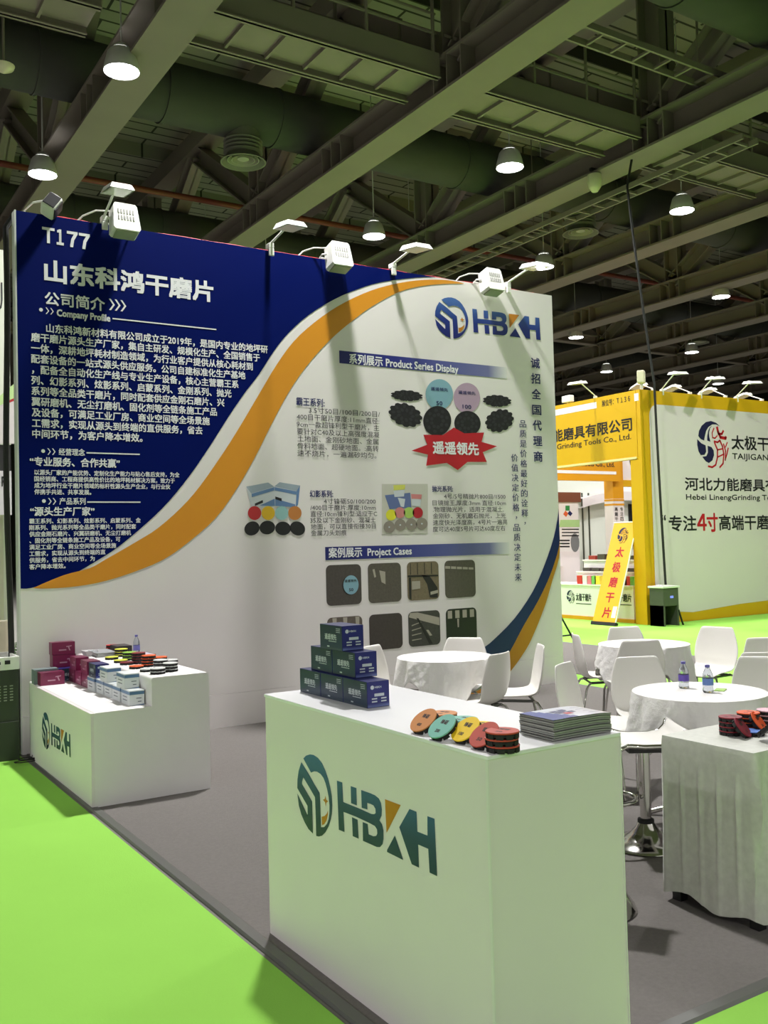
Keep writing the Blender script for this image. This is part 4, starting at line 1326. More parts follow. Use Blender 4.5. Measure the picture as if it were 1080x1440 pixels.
# black box, brochures, tray, bottle
o = MB()
o.box(-0.06, 0.06, -0.10, 0.10, 0, 0.065, bev=0.004)
t = thing('display_box', 'low black box behind the pads on the raised step', 'box', (0.70, -0.33, UZ))
part(o, 'box_body', M('black_card', (34, 26, 28), 0.5, var=0.1), t)
o = MB()
o.box(-0.058, 0.058, -0.098, 0.098, 0.0652, 0.066)
part(o, 'lid_face', M('black_lid', (54, 42, 46), 0.4), t)
bro = M('brochure_grey', (150, 152, 156), 0.5, var=0.05)
def brochure():
    t = thing('brochure', 'x', 'brochure', (0, 0, 0))
    b = MB()
    b.box(-0.075, 0.075, -0.15, 0.15, 0.0, 0.006)
    part(b, 'pages', [M('page_edge', (190, 190, 188), 0.6)], t)
    b = MB()
    b.box(-0.076, 0.076, -0.151, 0.151, 0.006, 0.0068)
    part(b, 'cover', bro, t)
    return t
pb_, ub = brochure(), [False]
for i, nm in enumerate(('bottom', 'second', 'third', 'fourth', 'topmost')):
    place(pb_, ub, (0.535 + rng.uniform(-.008, .008), -0.37 + rng.uniform(-.01, .01), UZ + i * 0.0072), rng.uniform(-0.06, 0.06), nm + ' grey brochure of the pile at the back of the stepped counter', 'brochures on the stepped counter')
t = thing('serving_tray', 'shallow black tray with white lining at the back right of the step', 'tray', (0.715, -0.80, UZ))
b = MB()
def frus(b, w0, l0, w1, l1, z0, z1, m=0):
    v = [(-w0, -l0, z0), (w0, -l0, z0), (w0, l0, z0), (-w0, l0, z0), (-w1, -l1, z1), (w1, -l1, z1), (w1, l1, z1), (-w1, l1, z1)]
    b.add(v, [(3, 2, 1, 0), (0, 1, 5, 4), (1, 2, 6, 5), (2, 3, 7, 6), (3, 0, 4, 7)], m)
frus(b, 0.05, 0.09, 0.075, 0.12, 0.0, 0.035)
part(b, 'dish', black_plastic, t)
b = MB()
frus(b, 0.048, 0.088, 0.070, 0.115, 0.002, 0.034)
b.f = [f[::-1] for f in b.f]
part(b, 'lining', M('tray_lining', (220, 218, 230), 0.5), t)
t = thing('card_box', 'open white card box at the left end of the brochures', 'box', (0.455, -0.31, UZ))
b = MB()
frus(b, 0.035, 0.06, 0.05, 0.075, 0.0, 0.04)
part(b, 'tray_body', white_paper, t)

pet = M('pet_plastic', (232, 238, 246), 0.06, trans=0.85, var=0.01)
capm = M('bottle_cap', (96, 92, 168), 0.4)
def bottle(label, loc, h, r, lab_rgb, key):
    t = thing('water_bottle', label, 'bottle', loc, 0, 'water bottles')
    k = h / 0.2
    b = MB()
    prof = [(0.0, 0.004), (r * 0.8, 0.0), (r * 0.97, 0.006 * k), (r, 0.02 * k), (r * 0.94, 0.04 * k), (r, 0.055 * k), (r, 0.105 * k), (r * 0.95, 0.118 * k), (r * 0.9, 0.135 * k), (r * 0.62, 0.16 * k), (r * 0.4, 0.176 * k), (r * 0.38, 0.184 * k)]
    b.lathe(prof, 24, cap=False)
    part(b, 'bottle_body', pet, t, 50)
    b = MB()
    b.lathe([(r * 1.015, 0.055 * k), (r * 1.02, 0.06 * k), (r * 1.02, 0.098 * k), (r * 1.015, 0.103 * k)], 24, cap=False)
    part(b, 'paper_label', M('bottle_label_' + key, lab_rgb, 0.4, var=0.25, scale=50), t, 50)
    b = MB()
    b.lathe([(r * 0.44, 0.182 * k), (r * 0.45, 0.186 * k), (r * 0.45, 0.199 * k), (r * 0.40, 0.2 * k)], 18)
    part(b, 'cap', capm, t, 40)
bottle('small water bottle standing at the back of the stepped counter', (0.735, -0.62, UZ), 0.165, 0.026, (120, 116, 190), 'violet')

# ---------------------------------------------------------------- magazines
def magazine(top=False):
    t = thing('magazine', 'x', 'magazine', (0, 0, 0))
    W_, L_, n = 0.243, 0.16, 10
    def slab(z0, z1, m, shrink=0.0):
        vs, fs = [], []
        for i in range(n + 1):
            x = -W_ / 2 + shrink + (W_ - 2 * shrink) * i / n
            wv = 0.0022 * math.sin(i / n * 2.4 + 0.4) + (0.004 * ((i / n - 0.75) / 0.25) ** 2 * (1 if i / n > 0.75 else 0)) * -1
            for y in (-L_ / 2 + shrink, L_ / 2 - shrink):
                vs.append((x, y, z0 + wv))
                vs.append((x, y, z1 + wv))
        for i in range(n):
            a, c = i * 4, (i + 1) * 4
            fs += [(a + 1, c + 1, c + 3, a + 3), (a, a + 2, c + 2, c), (a, c, c + 1, a + 1), (a + 2, a + 3, c + 3, c + 2)]
        fs += [(0, 1, 3, 2), (n * 4, n * 4 + 2, n * 4 + 3, n * 4 + 1)]
        return vs, fs
    b = MB()
    b.add(*slab(0.0, 0.0052, 0, 0.0012))
    part(b, 'pages', M('magazine_pages', (150, 152, 146), 0.6, var=0.2, scale=30), t)
    b = MB()
    b.add(*slab(0.0052, 0.0064, 0))
    part(b, 'cover', M('magazine_spine', (70, 72, 74), 0.35, var=0.15), t)
    return t
mp, us = magazine(), [False]
mx, my = 0.486, -5.707
nm_ = ['lowest', 'second lowest', 'third lowest', 'fourth lowest', 'fifth', 'sixth', 'third highest', 'second highest']
for i in range(8):
    place(mp, us, (mx + rng.uniform(-.003, .003), my + rng.uniform(-.003, .003), FH + 0.0025 + i * 0.0068), rng.uniform(-.015, .015), nm_[i] + ' magazine in the pile on the foreground counter', 'magazines on the foreground counter')
tm = copy_tree(mp)
tm.location, tm.rotation_euler = (mx + 0.002, my, FH + 0.0025 + 8 * 0.0068), (0, 0, 0.0)
tm['label'] = 'topmost magazine of the pile, showing a blue and white cover'
def onmag(b, P, m, d):
    # subdivide in x so that the print follows the bend of the cover
    x0, x1 = min(p[0] for p in P), max(p[0] for p in P)
    y0, y1 = min(p[1] for p in P), max(p[1] for p in P)
    vs, fs = [], []
    for i in range(9):
        f = i / 8
        x = x0 + (x1 - x0) * f
        s_ = (x + 0.1215) / 0.243
        wv = 0.0022 * math.sin(s_ * 2.4 + 0.4) - (0.004 * ((s_ - 0.75) / 0.25) ** 2 if s_ > 0.75 else 0)
        vs += [(x, y0, 0.0068 + wv + d), (x, y1, 0.0068 + wv + d)]
    for i in range(8):
        a = i * 2
        fs.append((a, a + 2, a + 3, a + 1))
    b.add(vs, fs, m)
b = MB()
onmag(b, [(-0.12, -0.078), (0.118, 0.078)], 0, 0.0)
for k in range(6):
    onmag(b, [(-0.12, -0.078), (-0.075 + 0.012 * k, 0.078 - 0.026 * k)], 1, 0.0003 + 0.00005 * k)
part(b, 'cover_print', [M('mag_white', (214, 216, 228), 0.3), M('mag_blue', (42, 56, 150), 0.3, var=0.15)], tm)
b = MB()
for k, (x, y, c) in enumerate(((-0.02, 0.0, 0), (0.0, 0.012, 0), (0.018, -0.006, 0), (-0.008, -0.022, 1), (0.006, 0.026, 0), (-0.03, 0.02, 0))):
    onmag(b, [(x - 0.014, y - 0.011), (x + 0.014, y + 0.011)], c, 0.0008 + k * 0.0001)
for k in range(4):
    onmag(b, [(0.055 + (k % 2) * .004, -0.05 + k * 0.03), (0.1, -0.046 + k * 0.03)], 2, 0.0008)
part(b, 'cover_picture', [M('mag_ink', (60, 62, 110), 0.4), M('mag_red', (200, 60, 80), 0.4), M('mag_grey', (140, 144, 170), 0.4)], tm)

# ---------------------------------------------------------------- round tables with white cloths
def round_table(cx, cy, h, r, label):
    t = thing('round_table', label, 'table', (cx, cy, 0.006), 0, 'round tables in the booth')
    b = MB()
    b.lathe([(r, h - 0.03), (r, h - 0.006)], 40)
    part(b, 'table_top', white_laminate, t)
    b = MB()
    b.tube([(0, 0, 0.05), (0, 0, h - 0.03)], 0.03, 14)
    part(b, 'column', chrome, t, 50)
    for k in range(4):
        a = PI / 4 + k * PI / 2
        b = MB()
        b.tube([(0.02 * math.cos(a), 0.02 * math.sin(a), 0.10), (0.15 * math.cos(a), 0.15 * math.sin(a), 0.06), (0.3 * math.cos(a), 0.3 * math.sin(a), 0.015)], 0.015, 10)
        part(b, 'foot', chrome, t, 50)
    return t
def tablecloth(cx, cy, h, r, label, seed, rot=0.0, dmin=0.17, dmax=0.36):
    g = random.Random(seed)
    n, rows = 160, 14
    ph = [g.uniform(0, 6.28) for _ in range(8)]
    vs, fs = [], []
    vs.append((0, 0, h))
    for rr in (0.35, 0.7, 0.94):
        for k in range(n):
            a = 2 * PI * k / n
            vs.append((r * rr * math.cos(a), r * rr * math.sin(a), h + 0.001 * math.sin(7 * a + ph[0]) * rr))
    for j in range(rows + 1):
        f = j / rows
        for k in range(n):
            a = 2 * PI * k / n
            c4 = abs(math.sin(2 * (a - rot))) ** 2.4
            drop = dmin + (dmax - dmin) * c4 + 0.010 * math.sin(11 * a + ph[1]) + 0.006 * math.sin(29 * a + ph[4])
            z = h - drop * f + 0.004 * math.sin(23 * a + 9 * f + ph[5]) * f if j else h - 0.002
            # deep soft folds plus small crumples
            fold = math.sin(8 * a + ph[2] + 0.7 * math.sin(3 * a + ph[6])) + 0.6 * math.sin(15 * a + ph[3] + 2.0 * f)
            crum = math.sin(31 * a + 7 * f + ph[4]) * math.sin(13 * f + 5 * a + ph[7])
            R_ = r + 0.004 + f * (0.014 + 0.04 * c4) + fold * 0.020 * f ** 0.7 + crum * 0.006 * min(1, f * 3)
            vs.append((R_ * math.cos(a), R_ * math.sin(a), z))
    for k in range(n):
        fs.append((0, 1 + k, 1 + (k + 1) % n))
    for j in range(3 + rows):
        for k in range(n):
            a, c = 1 + j * n + k, 1 + j * n + (k + 1) % n
            fs.append((a, a + n, c + n, c))
    b = MB()
    b.add(vs, fs)
    o = b.build('tablecloth', cloth_white, loc=None)
    o.location = (cx, cy, 0.002)
    tag(sm(o, 60), label, 'tablecloth', 'white tablecloths on the round tables')
    md = o.modifiers.new('thickness', 'SOLIDIFY')
    md.thickness = 0.0015
    md.offset = 1.0
    return o
TB = [((2.746, -1.945), 'left', 'nearest the printed wall', 1, 0.2), ((4.468, -2.40), 'far', 'deepest in the booth on the right', 5, 0.9), ((2.814, -4.315), 'near', 'carrying two water bottles', 9, 0.55)]
TH = 0.715
for (cx, cy), nm, wh, sd, rt in TB:
    round_table(cx, cy, TH - 0.004, 0.360, f'round chrome footed table {wh}')
    tablecloth(cx, cy, TH - 0.002, 0.366, f'crumpled white tablecloth on the round table {wh}', sd, rt)
bottle('water bottle with violet label, left one on the near round table', (*at_z(962, 968, TH)[:2], TH + 0.002), 0.155, 0.030, (96, 72, 170), 'purple')
bottle('water bottle with blue label, right one on the near round table', (*at_z(996, 974, TH)[:2], TH + 0.002), 0.155, 0.030, (96, 128, 190), 'blue')
o = MB()
o.box(-0.045, 0.045, -0.028, 0.028, 0, 0.004)
o = o.build('green_card', M('card_green', (150, 190, 84), 0.6, var=0.1))
o.location, o.rotation_euler = (*at_z(1013, 971, TH)[:2], TH + 0.002), (0, 0, 0.5)
tag(o, 'small green card lying on the near round table beside the bottles', 'card')

# ---------------------------------------------------------------- white shell chairs
def chair_proto():
    t = thing('shell_chair', 'x', 'chair', (0, 0, 0))
    # section path (y, z, half width, edge curl)
    path = [(0.225, 0.400, 0.165, 0.0), (0.205, 0.424, 0.188, 0.0), (0.14, 0.432, 0.200, 0.004), (0.05, 0.426, 0.205, 0.010), (-0.05, 0.418, 0.200, 0.018), (-0.12, 0.416, 0.190, 0.028), (-0.165, 0.428, 0.184, 0.036),
            (-0.192, 0.46, 0.188, 0.040), (-0.206, 0.51, 0.200, 0.040), (-0.216, 0.57, 0.206, 0.038), (-0.224, 0.64, 0.198, 0.034), (-0.230, 0.71, 0.178, 0.030), (-0.234, 0.755, 0.160, 0.026), (-0.237, 0.79, 0.146, 0.022)]
    n = 10
    b = MB()
    vs, fs = [], []
    for i, (y, z, hw, cu) in enumerate(path):
        p0, p1 = path[max(i - 1, 0)], path[min(i + 1, len(path) - 1)]
        ty, tz = p1[0] - p0[0], p1[1] - p0[1]
        L = math.hypot(ty, tz)
        ny, nz = tz / L, -ty / L          # towards the sitter
        for k in range(n + 1):
            s_ = -1 + 2 * k / n
            o_ = cu * s_ * s_
            vs.append((hw * s_, y + ny * o_, z + nz * o_))
    for i in range(len(path) - 1):
        for k in range(n):
            a = i * (n + 1) + k
            fs.append((a, a + 1, a + n + 2, a + n + 1))
    b.add(vs, fs)
    o = part(b, 'seat_shell', white_plastic, t, 80)
    md = o.modifiers.new('thickness', 'SOLIDIFY')
    md.thickness = 0.012
    md.offset = 0.0
    md = o.modifiers.new('round', 'SUBSURF')
    md.levels = md.render_levels = 1
    b = MB()
    zf = 0.400
    b.tube([(-0.15, 0.17, zf), (-0.15, -0.13, zf - 0.012), (0.15, -0.13, zf - 0.012), (0.15, 0.17, zf), (-0.15, 0.17, zf)], 0.011, 8)
    part(b, 'seat_frame', steel_dark, t, 60)
    for sx in (-1, 1):
        for sy, yb in ((1, 0.235), (-1, -0.24)):
            y0 = 0.165 if sy > 0 else -0.125
            z0 = zf if sy > 0 else zf - 0.012
            b = MB()
            b.tube([(sx * 0.145, y0, z0), (sx * 0.175, y0 + (yb - y0) * 0.25, z0 - 0.012), (sx * 0.188, y0 + (yb - y0) * 0.45, z0 - 0.05), (sx * 0.205, yb, 0.012)], 0.010, 8)
            b.tube([(sx * 0.205, yb, 0.0), (sx * 0.205, yb, 0.014)], 0.012, 8)
            part(b, 'leg', chrome, t, 60)
    return t
cp, uc = chair_proto(), [False]
def chair(uv, face, lab, zt=0.79):
    p = at_z(uv[0], uv[1], zt)
    f = Vector((face[0], face[1], 0)).normalized()
    loc = p + f * 0.237
    rz = math.atan2(-f.x, f.y)
    place(cp, uc, (loc.x, loc.y, 0.006), rz, lab, 'white shell chairs in the booth')
CH = [((517, 909), (0.26, -0.57), 'white shell chair near the printed wall, mostly hidden by the carton pyramid'),
      ((654, 897), (-0.56, -0.47), 'white shell chair behind the left round table, against the printed photos'),
      ((706, 919), (-0.36, 0.93), 'white shell chair with its back turned, right of the left round table'),
      ((764, 908), (-0.84, 0.53), 'white shell chair seen side on before the corner swoosh of the printed wall'),
      ((788, 934), (0.43, -0.90), 'white shell chair directly behind the magazine pile'),
      ((806, 892), (0.84, -0.54), 'white shell chair seen side on at the right end of the printed wall'),
      ((876, 882), (-0.3, -0.95), 'white shell chair on the far side of the far round table'),
      ((902, 899), (0.50, 0.87), 'white shell chair turned away, in front of the far round table'),
      ((893, 924), (-0.38, -0.83), 'white shell chair behind the near round table, left of the bottles'),
      ((1010, 882), (-0.95, -0.20), 'white shell chair alone on the green, right of the far round table'),
      ((1073, 897), (-0.45, -0.9), 'white shell chair farthest right, cut by the picture edge'),
      ((1075, 918), (0.5, 0.85), 'white shell chair turned away at the right edge, behind another chair'),
      ((1072, 924), (-0.75, -0.6), 'white shell chair right of the near round table, at the picture edge')]
for uv, f, lab in CH:
    chair(uv, f, lab, 0.803 if 'turned away, in front' in lab else 0.79)

# ---------------------------------------------------------------- bar stools
def stool(x, y, rz, label, hs=0.53, tall=False, ss=1.0):
    t = thing('bar_stool', label, 'stool', (x, y, 0.006), rz, 'chrome bar stools')
    b = MB()
    b.lathe([(0.0, 0.0), (0.19, 0.0), (0.2, 0.006), (0.19, 0.018), (0.13, 0.035), (0.085, 0.06), (0.055, 0.095), (0.04, 0.12), (0.0, 0.12)], 36, cap=False)
    if tall:
        b = MB()
        b.lathe([(0.0, 0.0), (0.19, 0.0), (0.2, 0.006), (0.195, 0.02), (0.165, 0.06), (0.135, 0.12), (0.105, 0.20), (0.075, 0.30), (0.05, 0.40), (0.0, 0.40)], 36, cap=False)
    part(b, 'base', chrome, t, 50)
    b = MB()
    b.lathe([(0.042, 0.118), (0.042, 0.135), (0.03, 0.14), (0.0, 0.14)], 20, cap=False)
    part(b, 'collar', black_rubber, t, 40)
    b = MB()
    b.lathe([(0.028, 0.135), (0.028, 0.22)], 20)
    part(b, 'gas_rod', chrome, t, 50)
    b = MB()
    b.lathe([(0.03, 0.2), (0.031, hs - 0.05)], 24)
    part(b, 'column', chrome, t, 50)
    b = MB()
    pts = [(-0.036, 0, 0.25)] + [(-0.16 + 0.13 * math.cos(a), 0.14 * math.sin(a), 0.24) for a in [PI / 2 * (1 - k / 5) + PI / 2 * 0 for k in range(0, 1)]]
    pts = [(0.0, 0.036, 0.25)] + [(0.14 * math.sin(a), 0.05 + 0.14 * (1 - math.cos(a)), 0.245) for a in [k * PI / 8 for k in range(9)]] + [(0.0, 0.33, 0.245)] + [(-0.14 * math.sin(a), 0.05 + 0.14 * (1 - math.cos(a)), 0.245) for a in [PI - k * PI / 8 for k in range(9)]]
    b.tube(pts, 0.012, 8)
    part(b, 'footrest', chrome, t, 60)
    b = MB()
    n = 10
    vs, fs = [], []
    prof = [(-0.20, 0.075), (-0.185, 0.04), (-0.15, 0.012), (-0.08, 0.0), (0.05, 0.0), (0.14, 0.006), (0.19, -0.012), (0.205, -0.045)]
    for y_, z_ in prof:
        for k in range(n + 1):
            s_ = -1 + 2 * k / n
            vs.append((0.165 * ss * s_, y_ * 0.86 * ss, hs + z_ + 0.006 * s_ * s_))
    for i in range(len(prof) - 1):
        for k in range(n):
            a = i * (n + 1) + k
            fs.append((a + n + 1, a + n + 2, a + 1, a))
    b.add(vs, fs)
    o = part(b, 'seat', white_plastic, t, 80)
    md = o.modifiers.new('thickness', 'SOLIDIFY')
    md.thickness = 0.02
    md.offset = 1.0
    b = MB()
    for sx in (-1, 1):
        b.tube([(sx * 0.17 * ss, y_ * 0.86 * ss, hs + z_ - 0.004) for y_, z_ in prof], 0.012, 8)
    part(b, 'seat_rail', chrome, t, 60)
    b = MB()
    b.box(-0.1, 0.1, -0.1, 0.1, hs - 0.05, hs - 0.025)
    part(b, 'seat_plate', black_plastic, t)
    return t
stool(2.177, -4.47, 1.0, 'chrome bar stool with white seat between the foreground counter and the draped table', 0.545)
stool(1.335, -4.91, 2.2, 'chrome bar stool mostly hidden behind the foreground counter, only its base edge showing', 0.60, True, 0.72)

# ---------------------------------------------------------------- draped table at the right edge
DX0, DX1, DY0, DY1, DZ = 1.69, 2.72, -5.50, -5.03, 0.722
t = thing('draped_table', 'rectangular table with black feet under a shiny white velvet cloth', 'table', ((DX0 + DX1) / 2, (DY0 + DY1) / 2, 0.006), 0, None, world=True)
b = MB()
b.box(DX0 + 0.012, DX1 - 0.012, DY0 + 0.012, DY1 - 0.012, DZ - 0.03, DZ - 0.004)
part(b, 'table_top', white_laminate, t)
for x in (DX0 + 0.015, DX1 - 0.06):
    for y in (DY0 + 0.015, DY1 - 0.06):
        b = MB()
        b.box(x, x + 0.045, y, y + 0.045, 0.006, DZ - 0.03)
        part(b, 'leg', black_plastic, t)
def drape():
    per = []
    W_, L_ = DX1 - DX0, DY1 - DY0
    cx, cy = (DX0 + DX1) / 2, (DY0 + DY1) / 2
    def side(p, q, nrm, n):
        for i in range(n):
            f = i / n
            per.append((p[0] + (q[0] - p[0]) * f, p[1] + (q[1] - p[1]) * f, nrm, f))
    A, B, C_, D = (DX0, DY1), (DX0, DY0), (DX1, DY0), (DX1, DY1)
    side(A, B, (-1, 0), 60)
    side(B, C_, (0, -1), 80)
    side(C_, D, (1, 0), 60)
    side(D, A, (0, 1), 80)
    n, rows = len(per), 22
    vs, fs = [], []
    for j in range(rows + 1):
        f = j / rows
        for k, (x, y, nr, s_) in enumerate(per):
            t_ = k / n * 2 * PI
            corner = min(1, min(abs(s_), abs(1 - s_)) * 6)
            if nr == (-1, 0):
                up = min(1, max(0.0, (f - 0.12) * 5))
                fold = (0.9 * max(0.0, math.sin(s_ * PI * 10 + 0.6)) ** 6 * (1 - 0.8 * f) + 0.30 * math.sin(s_ * 9 + 2.5 * f) * f + 0.10 * math.sin(s_ * 31 + 9 * f)) * up
                hem = 0.050 - 0.012 * s_ + 0.016 * math.sin(s_ * 9.0 - 0.6)
            else:
                d_ = max(0.0, 1 - abs(s_ - 0.03) * 5)
                fold = (math.sin(s_ * PI * 16 + 0.8 * math.sin(5 * f)) * 0.8 + 0.4 * math.sin(s_ * 61 + 6 * f) + d_ * math.sin(s_ * 90 + 7 * f)) * min(1, f * 2.5)
                hem = 0.045 + 0.015 * math.sin(s_ * 23) + 0.07 * max(0, 1 - abs(s_ - 0.07) * 22)
            o_ = 0.005 + fold * 0.018 + 0.014 * f
            cr_ = 1 - corner
            if j == 0:
                o_ = 0.0
            z = DZ - (DZ - hem) * f
            vs.append((x + nr[0] * o_, y + nr[1] * o_, z if j else DZ))
    for j in range(rows):
        for k in range(n):
            a, c = j * n + k, j * n + (k + 1) % n
            fs.append((a, c, c + n, a + n))
    base = 0
    for rr in (0.96, 0.7, 0.35):
        st = len(vs)
        for k, (x, y, nr, s_) in enumerate(per):
            vs.append((cx + (x - cx) * rr, cy + (y - cy) * rr, DZ + 0.0012 * math.sin(k * 0.37 + rr * 9)))
        for k in range(n):
            k2 = (k + 1) % n
            fs.append((base + k, st + k, st + k2, base + k2))
        base = st
    vs.append((cx, cy, DZ))
    for k in range(n):
        fs.append((base + k, len(vs) - 1, base + (k + 1) % n))
    b = MB()
    b.add(vs, fs)
    bm = bmesh.new()
    o = b.build('velvet_tablecloth', velvet, loc=((DX0 + DX1) / 2, (DY0 + DY1) / 2, 0.05))
    bm.from_mesh(o.data)
    bmesh.ops.remove_doubles(bm, verts=bm.verts, dist=0.0008)
    bmesh.ops.recalc_face_normals(bm, faces=bm.faces)
    bm.to_mesh(o.data)
    bm.free()
    return sm(o, 70)
o = drape()
tag(o, 'shiny white velvet tablecloth with folds hanging to the floor at the right edge', 'tablecloth')
pad_proto('crimson', (132, 18, 38), mark='炫影', num='30')
pad_proto('bright_orange', (232, 88, 26), mark='炫影', num='50')
pad_proto('sky', (96, 134, 210), tmark=False)
pad_proto('pink', (220, 178, 190), tmark=False)
pad_proto('dark_slate', (44, 48, 48), tmark=False)
GD = 'grinding pads on the draped table'
dz = DZ + 0.0015
p_ = at_z(1027, 1007, dz + 4 * PT)
stack('crimson', p_.x, p_.y, dz, 4, ('crimson', 'at the front of the draped table'), GD)
p_ = at_z(1052, 1001, dz + 4 * PT)
stack('bright_orange', p_.x, p_.y, dz, 4, ('bright orange', 'on the draped table'), GD)
p_ = at_z(1076, 998.5, dz + 4 * PT)
stack('pink', p_.x + 0.02, p_.y, dz, 4, ('pink topped', 'at the back of the draped table'), GD)
p_ = at_z(1058, 1026.5, dz + PT)
stack('sky', p_.x, p_.y, dz, 1, ('sky blue', 'lying flat at the front of the draped table'), GD)
p_ = at_z(1042, 1021, dz + 0.046)
lean('crimson', (p_.x, p_.y - 0.012, dz + 0.044), (0.28, -0.70, 0.62), 0.0, 'crimson pad leaning tilted against the crimson stack', GD)
p_ = at_z(1068, 1013.5, dz + 0.05)
lean('bright_orange', (p_.x, p_.y, dz + 0.048), (0.28, -0.74, 0.58), 0.0, 'bright orange pad leaning tilted against the orange stack', GD)
p_ = at_z(1080, 1030, dz + 0.035)
lean('dark_slate', (p_.x, p_.y, dz + 0.042), (0.25, -0.6, -0.72), 0.0, 'dark pad leaning upside down beside the sky blue one', GD)

# ---------------------------------------------------------------- yellow booth T136
BX, BY, BH = 11.75, 4.15, 4.337
bw = thing('display_wall', 'white exhibition wall with yellow border and red and black lettering at the right', 'booth wall', (14.3, BY, 0), 0, None, world=True)
b = MB()
b.box(11.97, 17.4, BY, BY + 0.12, 0, BH)
part(b, 'panel', yellow_board, bw)
YF = FR((0, BY, 0), (1, 0, 0), (0, 0, 1))
b = MB()
P = rrect(11.985, 17.3, 0.24, 4.02, 0.22)
P[12:18] = [(11.985, 0.60), (12.05, 0.34), (12.3, 0.16), (13.0, 0.10), (14.4, 0.18), (15.2, 0.20)]
b.poly([(x, z + 0.06) for x, z in P], YF, 0, 0.003)
part(b, 'white_field', M('booth_white', (216, 206, 208), 0.45, var=0.02, scale=2), bw)
def yl(b, body, u0, v0, u1, h, m=0, bold=0.015):
    p, q = at_y(u0, v0, BY), at_y(u1, v0 + 3, BY)
    b.text(body, YF, p.x, q.x, p.z, h, m, bold, 0.006, 0.37)
b = MB()
yl(b, '太极干磨片', 1028.5, 622, 1114, 0.30, 0, 0.02)
yl(b, 'TAIJIGANMOPIAN', 1029.5, 641, 1124, 0.165)
yl(b, '河北力能磨具有限公司', 963, 680.5, 1141, 0.265, 0, 0.02)
yl(b, 'Hebei LinengGrinding Tools Co., Ltd.', 964.5, 698.5, 1136, 0.15)
yl(b, '“', 930, 734, 936, 0.40)
yl(b, '专注', 940.5, 736.5, 979, 0.31, 0, 0.02)
yl(b, '高端干磨片”', 1011, 735.5, 1104, 0.31, 0, 0.02)
part(b, 'black_lettering', ink_black, bw)
b = MB()
yl(b, '４', 980.5, 734.5, 993, 0.42, 0, 0.025)
yl(b, '寸', 994, 735, 1009, 0.38, 0, 0.025)
part(b, 'red_lettering', ink_red, bw)
# round emblem: dark left half with white curves, red strokes on the right
def emblem(parent, fr, x, z, w_, h_, d=0.006, simple=False):
    Q = lambda px, py: (x + (px - 180) / 395 * w_, z + (690 - py) / 580 * h_)
    b = MB()
    b.poly([Q(*q) for q in ((480, 172), (430, 130), (365, 112), (300, 130), (245, 180), (210, 245), (198, 310), (225, 345), (270, 362), (283, 300), (300, 240), (330, 190), (380, 155), (430, 150))], fr, 0, d)
    b.poly([Q(*q) for q in ((378, 168), (350, 205), (335, 260), (335, 310), (350, 372), (308, 360), (312, 300), (325, 240), (345, 195))], fr, 0, d)
    b.poly([Q(*q) for q in ((184, 350), (182, 420), (195, 500), (220, 545), (270, 540), (290, 500), (285, 420), (235, 400))], fr, 0, d)
    b.poly([Q(*q) for q in ((312, 425), (360, 440), (385, 480), (388, 540), (365, 605), (320, 640), (280, 620), (240, 565), (290, 555), (312, 510))], fr, 0, d)
    part(b, 'emblem_dark', M('emblem_navy', (24, 24, 66), 0.5), parent)
    def stroke(b, P, wd):
        P = [Q(*p) for p in P]
        for i in range(len(P) - 1):
            a, c = Vector((*P[i], 0)), Vector((*P[i + 1], 0))
            n = Vector((-(c - a).y, (c - a).x, 0)).normalized() * wd * w_ / 395 * 0.5
            e = (c - a).normalized() * wd * w_ / 395 * 0.2
            b.poly([((a - n - e).x, (a - n - e).y), ((c - n + e).x, (c - n + e).y), ((c + n + e).x, (c + n + e).y), ((a + n - e).x, (a + n - e).y)], fr, 0, d + 0.0005)
    b = MB()
    for P, wd in (([(400, 200), (375, 260), (378, 320), (410, 325), (440, 290)], 12), ([(440, 185), (450, 240), (480, 310), (545, 320), (550, 300)], 26), ([(520, 225), (500, 265), (450, 270)], 20), ([(395, 365), (440, 375), (470, 350), (500, 420), (515, 520), (500, 640), (455, 690)], 16),
                  ([(400, 380), (435, 470), (430, 570), (405, 660), (360, 690), (310, 680)], 16), ([(435, 470), (495, 455)], 12), ([(435, 560), (505, 525)], 12), ([(515, 390), (540, 480), (530, 600)], 14), ([(565, 370), (540, 430)], 12), ([(575, 440), (555, 520), (530, 590)], 14)):
        stroke(b, P, wd)
    part(b, 'emblem_red', ink_black if simple else ink_red, parent)
e0, e1 = at_y(980, 625, BY), at_y(1023.5, 625, BY)
emblem(bw, YF, e0.x, at_y(1002, 657, BY).z, e1.x - e0.x, at_y(1002, 592, BY).z - at_y(1002, 657, BY).z)

fa = thing('booth_fascia', 'yellow overhead fascia board with the booth number and company lettering', 'sign board', (BX, 8.0, 3.05), 0, None, world=True)
b = MB()
b.box(BX, BX + 0.12, BY + 0.10, 12.5, 3.06, BH)
part(b, 'board', yellow_board, fa)
b = MB()
b.box(BX - 0.012, BX - 0.001, BY + 0.12, 12.5, 3.06, 3.10)
part(b, 'lower_rim', M('rim_cream', (226, 214, 150), 0.5), fa)
GF_ = FR((BX, 0, 0), (0, -1, 0), (0, 0, 1))
b = MB()
p, q = at_x(772, 585, BX), at_x(839, 569.5, BX)
b.poly([(-12.3, q.z - 0.06), (-q.y, q.z - 0.06), (-q.y, q.z + 0.06), (-12.3, q.z + 0.06)], GF_, 0, 0.003)
p, q = at_x(892, 559, BX), at_x(898, 558, BX)
b.poly([(-p.y, p.z - 0.07), (-q.y, p.z - 0.07), (-q.y, p.z + 0.07), (-p.y, p.z + 0.07)], GF_, 0, 0.003)
part(b, 'white_stripe', ink_white, fa)
b = MB()
p, q = at_x(846.5, 567.5, BX), at_x(886, 560.5, BX)
